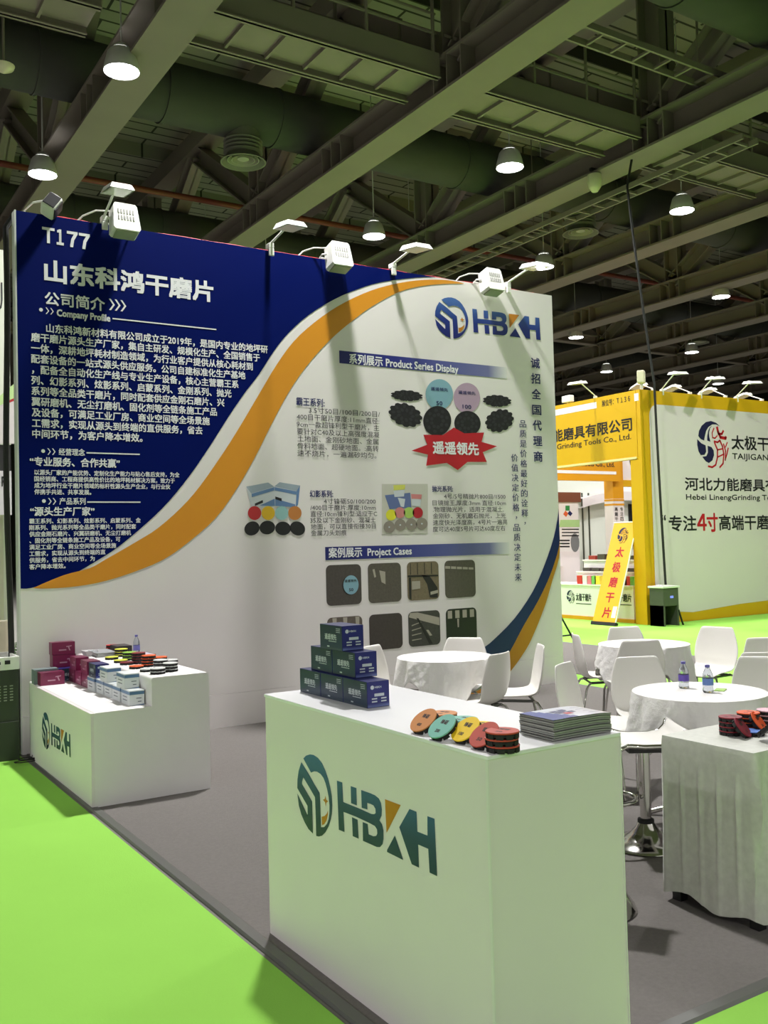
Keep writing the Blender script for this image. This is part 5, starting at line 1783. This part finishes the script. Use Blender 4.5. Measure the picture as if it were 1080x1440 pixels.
b.text('展位号：Ｔ１３６', GF_, -p.y, -q.y, (p.z + q.z) / 2, 0.13, 0, 0.012, 0.004, 0.37)
p, q = at_x(792, 611, BX), at_x(888.5, 596, BX)
wch = (p.y - q.y) / 6
b.text('河北力能磨具有限公司', GF_, -(q.y + wch * 10.05), -q.y, (p.z + q.z) / 2, 0.265, 0, 0.02, 0.004, 0.385)
p, q = at_x(783.5, 628, BX), at_x(887.5, 611, BX)
L_ = (p.y - q.y)
b.text('Grinding Tools Co., Ltd.', GF_, -p.y, -q.y, (p.z + q.z) / 2 - 0.02, 0.155, 0, 0.012, 0.004, 0.33)
b.text('Hebei Lineng', GF_, -p.y - L_ * 0.52, -p.y - L_ * 0.02, (p.z + q.z) / 2 - 0.02, 0.155, 0, 0.012, 0.004, 0.33)
part(b, 'black_lettering', ink_black, fa)
po = thing('corner_post', 'yellow corner post holding the fascia and the white wall of the yellow booth', 'post', (BX + 0.28, BY + 0.1, 0), 0, None, world=True)
b = MB()
b.box(BX, 11.965, BY, BY + 0.09, 0, BH)
b.box(BX, BX + 0.12, BY + 0.09, BY + 0.28, 0, 3.05)
part(b, 'post_body', yellow_board, po)
# inner sign and white rooms beyond
sg = thing('inner_sign', 'amber inner sign board with white stripe seen under the yellow fascia', 'sign board', (16, 10.0, 3.1), 0, None, world=True)
b = MB()
b.box(12.6, 17.35, 10.0, 10.12, 3.12, 4.32)
part(b, 'board', amber_board, sg)
IF = FR((0, 10.0, 0), (1, 0, 0), (0, 0, 1))
b = MB()
b.poly([(12.6, 3.30), (17.2, 3.30), (17.2, 3.38), (12.6, 3.38)], IF, 0, 0.003)
part(b, 'white_stripe', ink_white, sg)
b = MB()
p, q = at_y(817, 652, 10.0), at_y(864, 649, 10.0)
b.text('Tools Co., Ltd.', IF, p.x, q.x, p.z, 0.17, 0, 0.015, 0.004, 0.33)
part(b, 'black_lettering', ink_black, sg)
ip = thing('inner_post', 'white and yellow post under the amber sign, printed with vertical characters', 'post', (17.5, 10.2, 0), 0, None, world=True)
p, q = at_y(866, 720, 10.05), at_y(881, 720, 10.05)
b = MB()
b.box(p.x, q.x, 10.13, 10.45, 2.66, 4.3)
part(b, 'yellow_top', amber_board, ip)
b = MB()
b.box(p.x, q.x, 10.13, 10.45, 0, 2.66)
part(b, 'white_shaft', white_laminate, ip)
b = MB()
for k in range(2):
    b.box(p.x - 0.005, q.x + 0.005, 10.125, 10.455, 2.48 + k * 0.12, 2.53 + k * 0.12)
part(b, 'yellow_band', amber_board, ip)
IF2 = FR((0, 10.13, 0), (1, 0, 0), (0, 0, 1))
b = MB()
for c, tx in ((0.25, '高端干磨片专家'), (0.75, '专注四寸干磨片')):
    for k, ch in enumerate(tx):
        xm = p.x + (q.x - p.x) * c
        b.text(ch, IF2, xm - 0.055, xm + 0.055, 2.38 - k * 0.13, 0.12, 0, 0.015, 0.004, 0.385)
part(b, 'lettering', ink_black, ip)
hp = thing('hanging_panel', 'white panel with yellow edge glimpsed through the fascia opening', 'panel', (18.4, 10.6, 3.1), 0, None, world=True)
b = MB()
b.box(17.5, 19.5, 10.5, 10.58, 3.2, 4.3)
part(b, 'panel_face', white_laminate, hp)
b = MB()
b.box(17.5, 19.5, 10.47, 10.6, 3.02, 3.2)
part(b, 'yellow_edge', yellow_board, hp)
b = MB()
HF = FR((0, 10.5, 0), (1, 0, 0), (0, 0, 1))
c_ = at_y(892, 645, 10.5)
b.poly([(c_.x + 0.2 * math.cos(k * PI / 12), c_.z + 0.32 * math.sin(k * PI / 12)) for k in range(24)], HF, 0, 0.004)
part(b, 'dark_spot', ink_black, hp)
# back rooms: white wall with dark screens
rb = thing('white_partition', 'white partition walls of the booth beyond the amber sign', 'booth wall', (18, 13.0, 0), 0, None, world=True)
b = MB()
b.box(14.0, 26, 13.0, 13.1, 0, 3.6)
part(b, 'wall_panel', M('partition_white', (226, 232, 222), 0.5, var=0.02), rb)
for u0, u1, v0, v1 in ((861.5, 868, 709, 768), (883, 898, 709, 768), (853, 862, 735, 775), (890, 899, 735, 775)):
    p, q = at_y(u0, v0, 13.0), at_y(u1, v1, 13.0)
    b = MB()
    b.box(p.x, q.x, 12.95, 12.999, q.z, p.z)
    part(b, 'dark_screen', black_plastic, rb)
p, q = at_y(820, 694, 12.7), at_y(893, 706, 12.7)
b = MB()
pts = [at_y(u, v, 12.7) for u, v in ((819, 701), (832, 697), (846, 694), (862, 692), (880, 691), (900, 691))]
for i in range(len(pts) - 1):
    a, c = pts[i], pts[i + 1]
    b.add([(a.x, 12.7, a.z - 0.28), (c.x, 12.7, c.z - 0.28), (c.x, 12.7, c.z), (a.x, 12.7, a.z), (a.x, 12.99, a.z - 0.28), (c.x, 12.99, c.z - 0.28), (c.x, 12.99, c.z), (a.x, 12.99, a.z)], [(0, 1, 2, 3), (3, 2, 6, 7), (1, 0, 4, 5)])
part(b, 'curved_pelmet', white_laminate, rb)
b = MB()
for u in (820, 829):
    p = at_y(u, 740, 12.98)
    b.box(p.x - 0.02, p.x + 0.02, 12.97, 13.0, 0.0, 3.0)
    part(b, 'seam_post', cabinet_grey, rb)
    b = MB()
bn = thing('exhibition_banner', 'white poster with three coloured diamonds far behind the banner', 'poster', (17, 12.0, 0), 0, None, world=True)
p, q = at_y(776, 706, 12.0), at_y(815, 775, 12.0)
b = MB()
b.box(p.x, q.x, 12.0, 12.05, q.z, p.z)
part(b, 'poster_sheet', white_paper, bn)
b = MB()
b.box(p.x, q.x, 12.0, 12.05, 0, q.z)
part(b, 'lower_panel', white_laminate, bn)
b = MB()
b.box(p.x, q.x + 0.1, 11.98, 12.1, p.z, p.z + 0.28)
part(b, 'brown_header', M('header_brown', (118, 66, 40), 0.6), bn)
b = MB()
BF = FR((0, 12.0, 0), (1, 0, 0), (0, 0, 1))
def bpx(u, v):
    k = at_y(u, v, 12.0)
    return (k.x, k.z)
b.poly([bpx(*k) for k in ((795, 711), (801, 711), (801, 718), (795, 718))], BF, 0, 0.004)
b.poly([bpx(*k) for k in ((795, 718), (799, 722), (796, 727), (792, 723))], BF, 1, 0.004)
b.poly([bpx(*k) for k in ((801, 718), (805, 722), (802, 726), (798, 722))], BF, 2, 0.004)
b.poly([bpx(*k) for k in ((788, 731), (815, 731), (815, 741), (786, 741))], BF, 3, 0.004)
for k in range(3):
    b.poly([bpx(*c) for c in ((790, 743.5 + k * 4.5), (814, 743.5 + k * 4.5), (814, 745 + k * 4.5), (790, 745 + k * 4.5))], BF, 4, 0.004)
for k in range(3):
    b.poly([bpx(*c) for c in ((786, 759 + k * 4.3), (801, 759 + k * 4.3), (801, 761 + k * 4.3), (786, 761 + k * 4.3))], BF, 4, 0.004)
b.poly([(bpx(808.5, 763)[0] + 0.17 * math.cos(k * PI / 8), bpx(808.5, 763)[1] + 0.27 * math.sin(k * PI / 8)) for k in range(16)], BF, 5, 0.004)
part(b, 'printed_marks', [M('mark_green', (50, 140, 70), 0.5), M('mark_orange', (222, 100, 50), 0.5), M('mark_navy', (30, 36, 90), 0.5), M('mark_pale_green', (170, 206, 140), 0.5), ink_black, M('mark_grey', (120, 122, 124), 0.5)], bn)

# display counter of the yellow booth with shelves and packs
DCX = 11.86
dc = thing('display_counter', 'pale green white counter with emblem and stepped shelves in the yellow booth', 'counter', (DCX + 0.3, 5.9, 0), 0, None, world=True)
b = MB()
b.box(DCX, DCX + 0.6, BY + 0.42, 8.2, 0.07, 0.675)
part(b, 'body', white_laminate, dc)
b = MB()
b.box(DCX - 0.02, DCX + 0.62, BY + 0.40, 8.22, 0.0, 0.07)
part(b, 'yellow_plinth', amber_board, dc)
b = MB()
b.box(DCX - 0.02, DCX + 0.62, BY + 0.40, 8.22, 0.675, 0.70)
part(b, 'worktop', white_print, dc)
for k, (x0, z1) in enumerate(((DCX + 0.22, 0.95), (DCX + 0.40, 1.18))):
    b = MB()
    b.box(x0, DCX + 0.61, BY + 0.45, 6.3, z1 - 0.03, z1)
    b.box(x0 + 0.02, DCX + 0.61, BY + 0.45, 6.28, 0.70, z1 - 0.03)
    part(b, 'shelf_step', white_print, dc)
CF = FR((DCX, 0, 0), (0, -1, 0), (0, 0, 1))
a0, a1 = at_x(797, 840, DCX), at_x(808.5, 840, DCX)
emblem(dc, CF, -a0.y, at_x(803, 848, DCX).z, a0.y - a1.y, at_x(803, 830, DCX).z - at_x(803, 848, DCX).z, 0.004, True)
b = MB()
p, q = at_x(810, 840, DCX), at_x(831.5, 840, DCX)
b.text('太极干磨片', CF, -p.y, -q.y, p.z + 0.01, 0.16, 0, 0.02, 0.004, 0.385)
b.poly([(-p.y, p.z - 0.13), (-q.y, p.z - 0.13), (-q.y, p.z - 0.115), (-p.y, p.z - 0.115)], CF, 0, 0.004)
p, q = at_x(870.5, 841, DCX), at_x(888, 841, DCX)
b.text('干磨片', CF, -p.y, -q.y, p.z + 0.01, 0.16, 0, 0.02, 0.004, 0.385)
b.poly([(-p.y, p.z - 0.13), (-q.y, p.z - 0.13), (-q.y, p.z - 0.115), (-p.y, p.z - 0.115)], CF, 0, 0.004)
part(b, 'lettering', ink_black, dc)
cols_ = [('red', (196, 50, 44)), ('white', (220, 220, 214)), ('pink', (214, 120, 130)), ('green', (110, 180, 80)), ('yellow', (230, 210, 60)), ('tan', (150, 110, 80))]
def pack(rgb, nm, loc, sz, lab):
    b = MB()
    b.box(-sz[0] / 2, sz[0] / 2, -sz[1] / 2, sz[1] / 2, 0, sz[2], bev=0.006)
    o = b.build('product_pack', M('pack_' + nm, rgb, 0.5, var=0.2, scale=30))
    o.location = loc
    tag(o, lab, 'box', 'packs on the yellow booth counter')
seq = [0, 1, 2, 3, 4, 5, 0, 3]
words = ['leftmost', 'second from the left', 'third from the left', 'fourth from the left', 'fifth from the left', 'third from the right', 'second from the right', 'rightmost']
for k, (u, ci) in enumerate(zip((818, 826, 832, 838, 843, 881, 886, 893), seq)):
    p = at_x(u, 819, DCX + 0.12)
    pack(cols_[ci][1], cols_[ci][0], (DCX + 0.1, p.y, 0.70), (0.09, 0.14, 0.17), f'{cols_[ci][0]} pack on the yellow booth counter, {words[k]} of the front row')
for k in range(7):
    y = 6.05 - k * 0.25
    pack((70, 62, 60), 'dark', (DCX + 0.31, y, 0.95), (0.10, 0.20, 0.07), 'dark flat pack on the lower shelf step of the yellow booth')
    pack(((150, 50, 44), (74, 66, 60), (62, 66, 58))[k % 3], ('maroon', 'umber', 'olive')[k % 3], (DCX + 0.5, y, 1.18), (0.14, 0.2, 0.08 + 0.03 * (k % 2)), ('maroon', 'umber', 'olive')[k % 3] + ' pack on the upper shelf step of the yellow booth')
# plants
def frond_plant(label, loc, h, n, seed, rgb, spread=0.5, lw=0.03):
    g = random.Random(seed)
    t = thing('potted_palm', label, 'plant', loc)
    b = MB()
    b.lathe([(0.10, 0.0), (0.14, 0.22), (0.15, 0.24), (0.13, 0.24), (0.12, 0.2), (0.0, 0.2)], 18, cap=False)
    part(b, 'pot', M('pot_grey', (90, 92, 86), 0.6), t, 40)
    b = MB()
    for i in range(n):
        a = g.uniform(0, 2 * PI)
        L = h * g.uniform(0.6, 1.0)
        d = Vector((math.cos(a), math.sin(a), 0))
        sd = Vector((-d.y, d.x, 0))
        pts = []
        for k in range(7):
            f = k / 6
            pts.append(Vector((0, 0, 0.2)) + d * (spread * L * f ** 1.6) + Vector((0, 0, L * (f - 0.42 * f ** 2.6))))
        b.tube(pts, [0.006 * (1 - 0.8 * k / 6) + 0.001 for k in range(7)], 5)
        for k in range(2, 7):
            for e in (-1, 1):
                for j in range(3):
                    p0 = pts[k - 1].lerp(pts[k], j / 3)
                    dr = (pts[k] - pts[k - 1]).normalized()
                    tip = p0 + (sd * e * 0.8 + dr * 0.8 - Vector((0, 0, 0.35))) * (0.16 * h * (1.1 - 0.1 * k))
                    m_ = p0.lerp(tip, 0.4) + Vector((0, 0, 0.01))
                    w_ = dr * lw * 0.5
                    b.add([p0, m_ - w_, tip, m_ + w_], [(0, 1, 2, 3)])
    part(b, 'leaves', M('palm_leaf', rgb, 0.5, var=0.25, scale=6), t)
    return t
frond_plant('small potted palm on the partition side of the yellow booth, above the shelves', (15.6, 11.0, 0.9), 0.9, 14, 3, (62, 92, 50))
o = MB()
o.box(15.3, 15.9, 10.75, 11.25, 0, 0.9)
tag(o.build('plinth', white_laminate, loc=(15.6, 11, 0)), 'white plinth under the small palm in the yellow booth', 'plinth')
frond_plant('palm beside the dark cabinet at the left picture edge', (0.22, 1.50, 0.006), 1.15, 26, 11, (58, 82, 44), 0.55)

# leaning banner with red characters
bl, br_ = at_z(833, 878, 0), at_z(866, 880.5, 0)
tl, tr = at_y(864, 737, bl.y), at_y(894.5, 731.5, br_.y)
bt = thing('leaning_banner', 'tall yellow banner with red vertical characters leaning beside the yellow post', 'banner', ((bl + br_) / 2), 0, None, world=True)
o0 = Vector((br_.x, bl.y, 0.03))
U_ = Vector((0, -1, 0))
tilt = Vector((tl.x - bl.x, 0, (tl.z + tr.z) / 2 - 0.03))
V_ = tilt.normalized()
LB_, WB_ = tilt.length, bl.y - br_.y
# banner frame skews a little, as the photographed one stands askew
NF = FR(Vector((bl.x, bl.y, 0.03)), U_, V_)
b = MB()
b.prism([(0, 0), (WB_, 0), (WB_, LB_), (0, LB_)], NF, -0.012, 0.0)
part(b, 'fabric', M('banner_yellow', (240, 176, 26), 0.4, var=0.08, scale=4), bt)
b = MB()
b.prism([(-0.02, -0.03), (WB_ + 0.02, -0.03), (WB_ + 0.02, 0.03), (-0.02, 0.03)], NF, -0.05, 0.02)
part(b, 'base_bar', black_plastic, bt)
b = MB()
b.prism([(WB_ - 0.012, 0.03), (WB_ + 0.006, 0.03), (WB_ + 0.006, LB_), (WB_ - 0.012, LB_)], NF, -0.014, 0.004)
b.prism([(-0.006, LB_ - 0.012), (WB_ + 0.006, LB_ - 0.012), (WB_ + 0.006, LB_ + 0.01), (-0.006, LB_ + 0.01)], NF, -0.014, 0.005)
part(b, 'frame_rail', white_metal, bt)
b = MB()
for k, ch in enumerate('太极磨干片'):
    zc = LB_ * (0.70 - k * 0.148)
    b.text(ch, NF, WB_ * 0.36, WB_ * 0.70, zc, 0.21, 0, 0.025, 0.003, 0.385)
part(b, 'red_characters', ink_red, bt)
emblem(bt, NF, WB_ * 0.28, LB_ * 0.79, WB_ * 0.46, LB_ * 0.155, 0.003, True)
b = MB()
b.poly([(WB_ * 0.76, LB_ * 0.06), (WB_ * 0.94, LB_ * 0.06), (WB_ * 0.94, LB_ * 0.17), (WB_ * 0.76, LB_ * 0.17)], NF, 0, 0.003)
part(b, 'white_patch', white_paper, bt)

# dark power cabinet below the cable
t = thing('power_cabinet', 'dark grey cabinet with blue display standing before the yellow post', 'cabinet', (11.88, 3.86, 0.0), 0)
b = MB()
b.box(-0.20, 0.20, -0.16, 0.16, 0.36, 0.68, bev=0.006)
for sx in (-1, 1):
    b.box(sx * 0.18 - 0.02, sx * 0.18 + 0.02, -0.16, 0.16, 0.0, 0.37)
b.box(-0.20, -0.16, -0.155, 0.155, 0.0, 0.37)
b.box(-0.2, 0.2, 0.12, 0.16, 0.0, 0.37)
part(b, 'cabinet_body', cabinet_grey, t)
b = MB()
b.box(-0.22, 0.22, -0.18, 0.18, 0.682, 0.72, bev=0.008)
b.box(-0.15, -0.05, -0.05, 0.05, 0.72, 0.74)
part(b, 'white_lid', white_metal, t)
b = MB()
b.box(-0.02, 0.06, -0.164, -0.1605, 0.50, 0.54)
part(b, 'display', M('display_blue', (110, 120, 230), 0.3, emit=((110, 120, 230), 0.8)), t)
b = MB()
T = Matrix.Translation((0.30, -0.16, 0)) @ Matrix.Rotation(-0.38, 4, 'Y')
b.box(-0.012, 0.012, -0.012, 0.012, 0.0, 0.30, T=T)
part(b, 'strut', black_plastic, t)

# lamps above the yellow booth
GA = 'arm lights on the yellow booth'
def arm_at(lab, buv, huv, ax, face, k=1.0):
    if ax == 'y':
        B = at_y(*buv, BY + 0.05)
        B.z = BH
        H = at_y(huv[0], huv[1], B.y - face)
    else:
        B = at_x(*buv, BX + 0.06)
        B.z = BH
        H = at_x(huv[0], huv[1], B.x - face)
    arm_light(lab, B, H, False, GA, hw=0.12, hl=0.30)
arm_at('leftmost arm light, over the yellow fascia', (838, 560), (817, 539), 'x', 0.5)
for lab, bu, hu, fc in (('arm light rising right of the yellow booth corner', (930, 550), (948, 526), 0.45), ('middle arm light above the white wall of the yellow booth', (984, 556), (1001, 533), 0.45), ('arm light near the right picture edge above the yellow booth', (1035, 561), (1053, 539), 0.45)):
    arm_at(lab, bu, hu, 'y', fc)
for lab, bu, hu, fc in (('arm light leaning back over the yellow booth, right of its corner', (919, 550), (902, 541), -0.45), ('arm light leaning back behind the middle of the white wall', (971, 556), (950, 544), -0.45), ('arm light leaning back, second from the right picture edge', (1021, 561), (1000, 548), -0.45), ('arm light leaning back at the right picture edge', (1072, 566), (1050, 555), -0.45)):
    arm_at(lab, bu, hu, 'y', fc)
t = thing('flood_light', 'upright cream flood light on the yellow booth corner', 'lamp', (11.86, BY + 0.05, BH), 0.6)
b = MB()
b.box(-0.09, 0.09, -0.07, 0.07, 0.12, 0.36, bev=0.03)
part(b, 'housing', M('aged_white', (206, 200, 172), 0.4), t)
b = MB()
b.tube([(0, 0, 0), (0, 0, 0.14)], 0.03, 8)
part(b, 'stem', white_metal, t)
t = thing('flood_light', 'small flood light on the fascia next to the printed wall edge', 'lamp', (BX + 0.06, 6.1, BH), 0)
b = MB()
b.box(-0.06, 0.06, -0.12, 0.12, 0.03, 0.17, bev=0.02)
part(b, 'housing', white_metal, t)
b = MB()
b.tube([(0, 0, 0), (0, 0, 0.05)], 0.02, 8)
part(b, 'stem', white_metal, t)

# ---------------------------------------------------------------- left edge background
t = thing('vent_cabinet', 'dark green vented cabinet with a white tray top at the left edge', 'cabinet', (-0.215, 0.05, 0.0), 0)
b = MB()
b.box(-0.20, 0.165, -0.20, 0.22, 0.0, 0.30, bev=0.004)
b.box(-0.20, 0.165, -0.19, 0.21, 0.30, 0.70, bev=0.004)
part(b, 'cabinet_body', M('cabinet_green', (52, 58, 48), 0.45, var=0.08), t)
for c in range(3):
    for r in range(6):
        b = MB()
        b.box(0.02 + c * 0.045 - 0.012, 0.02 + c * 0.045 + 0.012, -0.194, -0.1905, 0.46 + r * 0.022, 0.468 + r * 0.022)
        part(b, 'vent_slot', M('slot_pale', (150, 152, 140), 0.5), t)
b = MB()
b.box(-0.21, 0.17, -0.21, -0.19, 0.70, 0.80, bev=0.004)
b.box(-0.21, 0.17, -0.19, 0.23, 0.70, 0.715)
b.box(0.155, 0.17, -0.19, 0.23, 0.715, 0.80)
b.box(-0.21, 0.17, 0.21, 0.23, 0.715, 0.80)
part(b, 'white_tray', white_metal, t)
b = MB()
b.box(0.06, 0.10, -0.2135, -0.2105, 0.745, 0.775)
b.box(-0.08, 0.03, -0.2135, -0.2105, 0.745, 0.765)
part(b, 'slot', black_plastic, t)
# black upright and neighbour's wall
b = MB()
pts = [Vector((-0.055, 0.16, z)) + Vector((0.012 * math.sin(z * 2.1), 0, 0)) for z in [0.006 + k * 0.3 for k in range(15)]]
pts[-1].z = WH - 0.1
b.tube(pts + [Vector((0.02, 0.14, WH + 0.02))], 0.024, 8)
tag(sm(b.build('cable_bundle', black_rubber, loc=(-0.05, 0.16, 0.006))), 'black cable bundle hanging down the left side of the printed wall', 'cable')
nb = thing('neighbour_wall', 'pale neighbouring booth wall with green and red swoosh behind the cable bundle', 'booth wall', (-0.8, 2.0, 0), 0, None, world=True)
b = MB()
zt_ = at_y(8, 352, 2.0).z
z1_ = at_y(0, 625, 2.0).z
b.box(-2.2, 0.33, 2.0, 2.08, z1_, zt_)
part(b, 'upper_panel', M('neighbour_white', (206, 210, 196), 0.5, var=0.03), nb)
NFr = FR((0, 2.0, 0), (1, 0, 0), (0, 0, 1))
def npx(u, v):
    k = at_y(u, v, 2.0)
    return (k.x, k.z)
b = MB()
b.poly([npx(*k) for k in ((-40, 580), (-10, 565), (10, 548), (24, 536), (24, 558), (8, 566), (-40, 590))], NFr, 0, 0.003)
b.poly([npx(*k) for k in ((6, 566), (24, 558), (24, 562), (12, 567))], NFr, 1, 0.0035)
b.poly([npx(*k) for k in ((-40, 590), (8, 567), (24, 563), (24, 624), (-40, 624))], NFr, 2, 0.003)
part(b, 'swoosh_print', [M('swoosh_green', (176, 204, 140), 0.5), M('swoosh_red', (160, 26, 36), 0.5), M('swoosh_grey', (196, 190, 190), 0.5)], nb)
b = MB()
p, q = npx(-9, 416), npx(3.5, 416)
b.text('U', NFr, p[0], q[0], p[1], 0.42, 0, 0.005, 0.004, 0.34)
part(b, 'letter', ink_black, nb)
b = MB()
b.box(-2.2, 0.33, 2.02, 2.08, at_y(0, 662, 2.0).z, z1_)
part(b, 'dark_band', black_plastic, nb)
b = MB()
b.box(-2.2, 0.33, 2.0, 2.08, at_y(0, 724, 2.0).z, at_y(0, 662, 2.0).z)
part(b, 'lower_fascia', M('neighbour_grey', (190, 188, 192), 0.5), nb)
b = MB()
p, q = npx(2.5, 677), npx(7.5, 677)
b.text('R', NFr, p[0], q[0], p[1], 0.14, 0, 0.02, 0.004, 0.34)
part(b, 'letter', ink_black, nb)
b = MB()
b.box(-2.2, 0.33, 2.3, 2.36, 0.0, at_y(0, 724, 2.3).z)
part(b, 'lower_panel', M('neighbour_cream', (226, 220, 206), 0.5, var=0.03), nb)
b = MB()
for x in (-2.18, 0.30):
    b.box(x, x + 0.03, 2.08, 2.3, 0, zt_)
    part(b, 'upright', white_metal, nb)
    b = MB()
o = MB()
rr = random.Random(4)
n = 18
vs, fs = [], []
for j in range(7):
    for k in range(n):
        a = 2 * PI * k / n
        r = 0.16 + 0.05 * j / 6 + 0.02 * math.sin(5 * a + j * 0.3)
        vs.append((r * math.cos(a), r * math.sin(a) * 0.7, 1.02 - j * 0.165))
for j in range(6):
    for k in range(n):
        fs.append((j * n + k, (j + 1) * n + k, (j + 1) * n + (k + 1) % n, j * n + (k + 1) % n))
fs.append(tuple(range(n)))
o.add(vs, fs)
o = sm(o.build('draped_stand', M('beige_cloth', (206, 198, 176), 0.8, var=0.1)), 70)
o.location = (-0.10, 0.72, 0.006)
tag(o, 'stand draped in beige cloth behind the vented cabinet', 'stand')
# dark easel leg past the wall end
t = thing('folding_easel', 'thin black easel leg showing past the right end of the printed wall', 'easel', (at_y(785, 880, 1.4).x, 1.4, 0.006), 0)
for dx, dy in ((0.35, -0.1), (-0.3, -0.1), (0.0, 0.4)):
    b = MB()
    b.tube([(0, 0, 0.66), (dx, dy, 0.0)], 0.012, 8)
    part(b, 'leg', black_plastic, t)
b = MB()
b.tube([(-0.16, -0.05, 0.33), (0.17, -0.05, 0.33)], 0.010, 8)
part(b, 'ledge', black_plastic, t)
# black cables on the floor by the left counter
for k, (dx, lab) in enumerate(((0.0, 'coiled black cable on the floor left of the stepped counter'), (0.09, 'second black cable loop on the floor by the cabinet'))):
    b = MB()
    b.tube([(-0.03 + dx * 0.5 + 0.10 * math.cos(a * 0.7), -0.33 + dx + 0.05 * math.sin(a * 0.7), 0.013 + 0.0012 * a) for a in range(12)], 0.004, 6)
    tag(sm(b.build('floor_cable', black_rubber, loc=(0, -0.3, 0.013))), lab, 'cable')
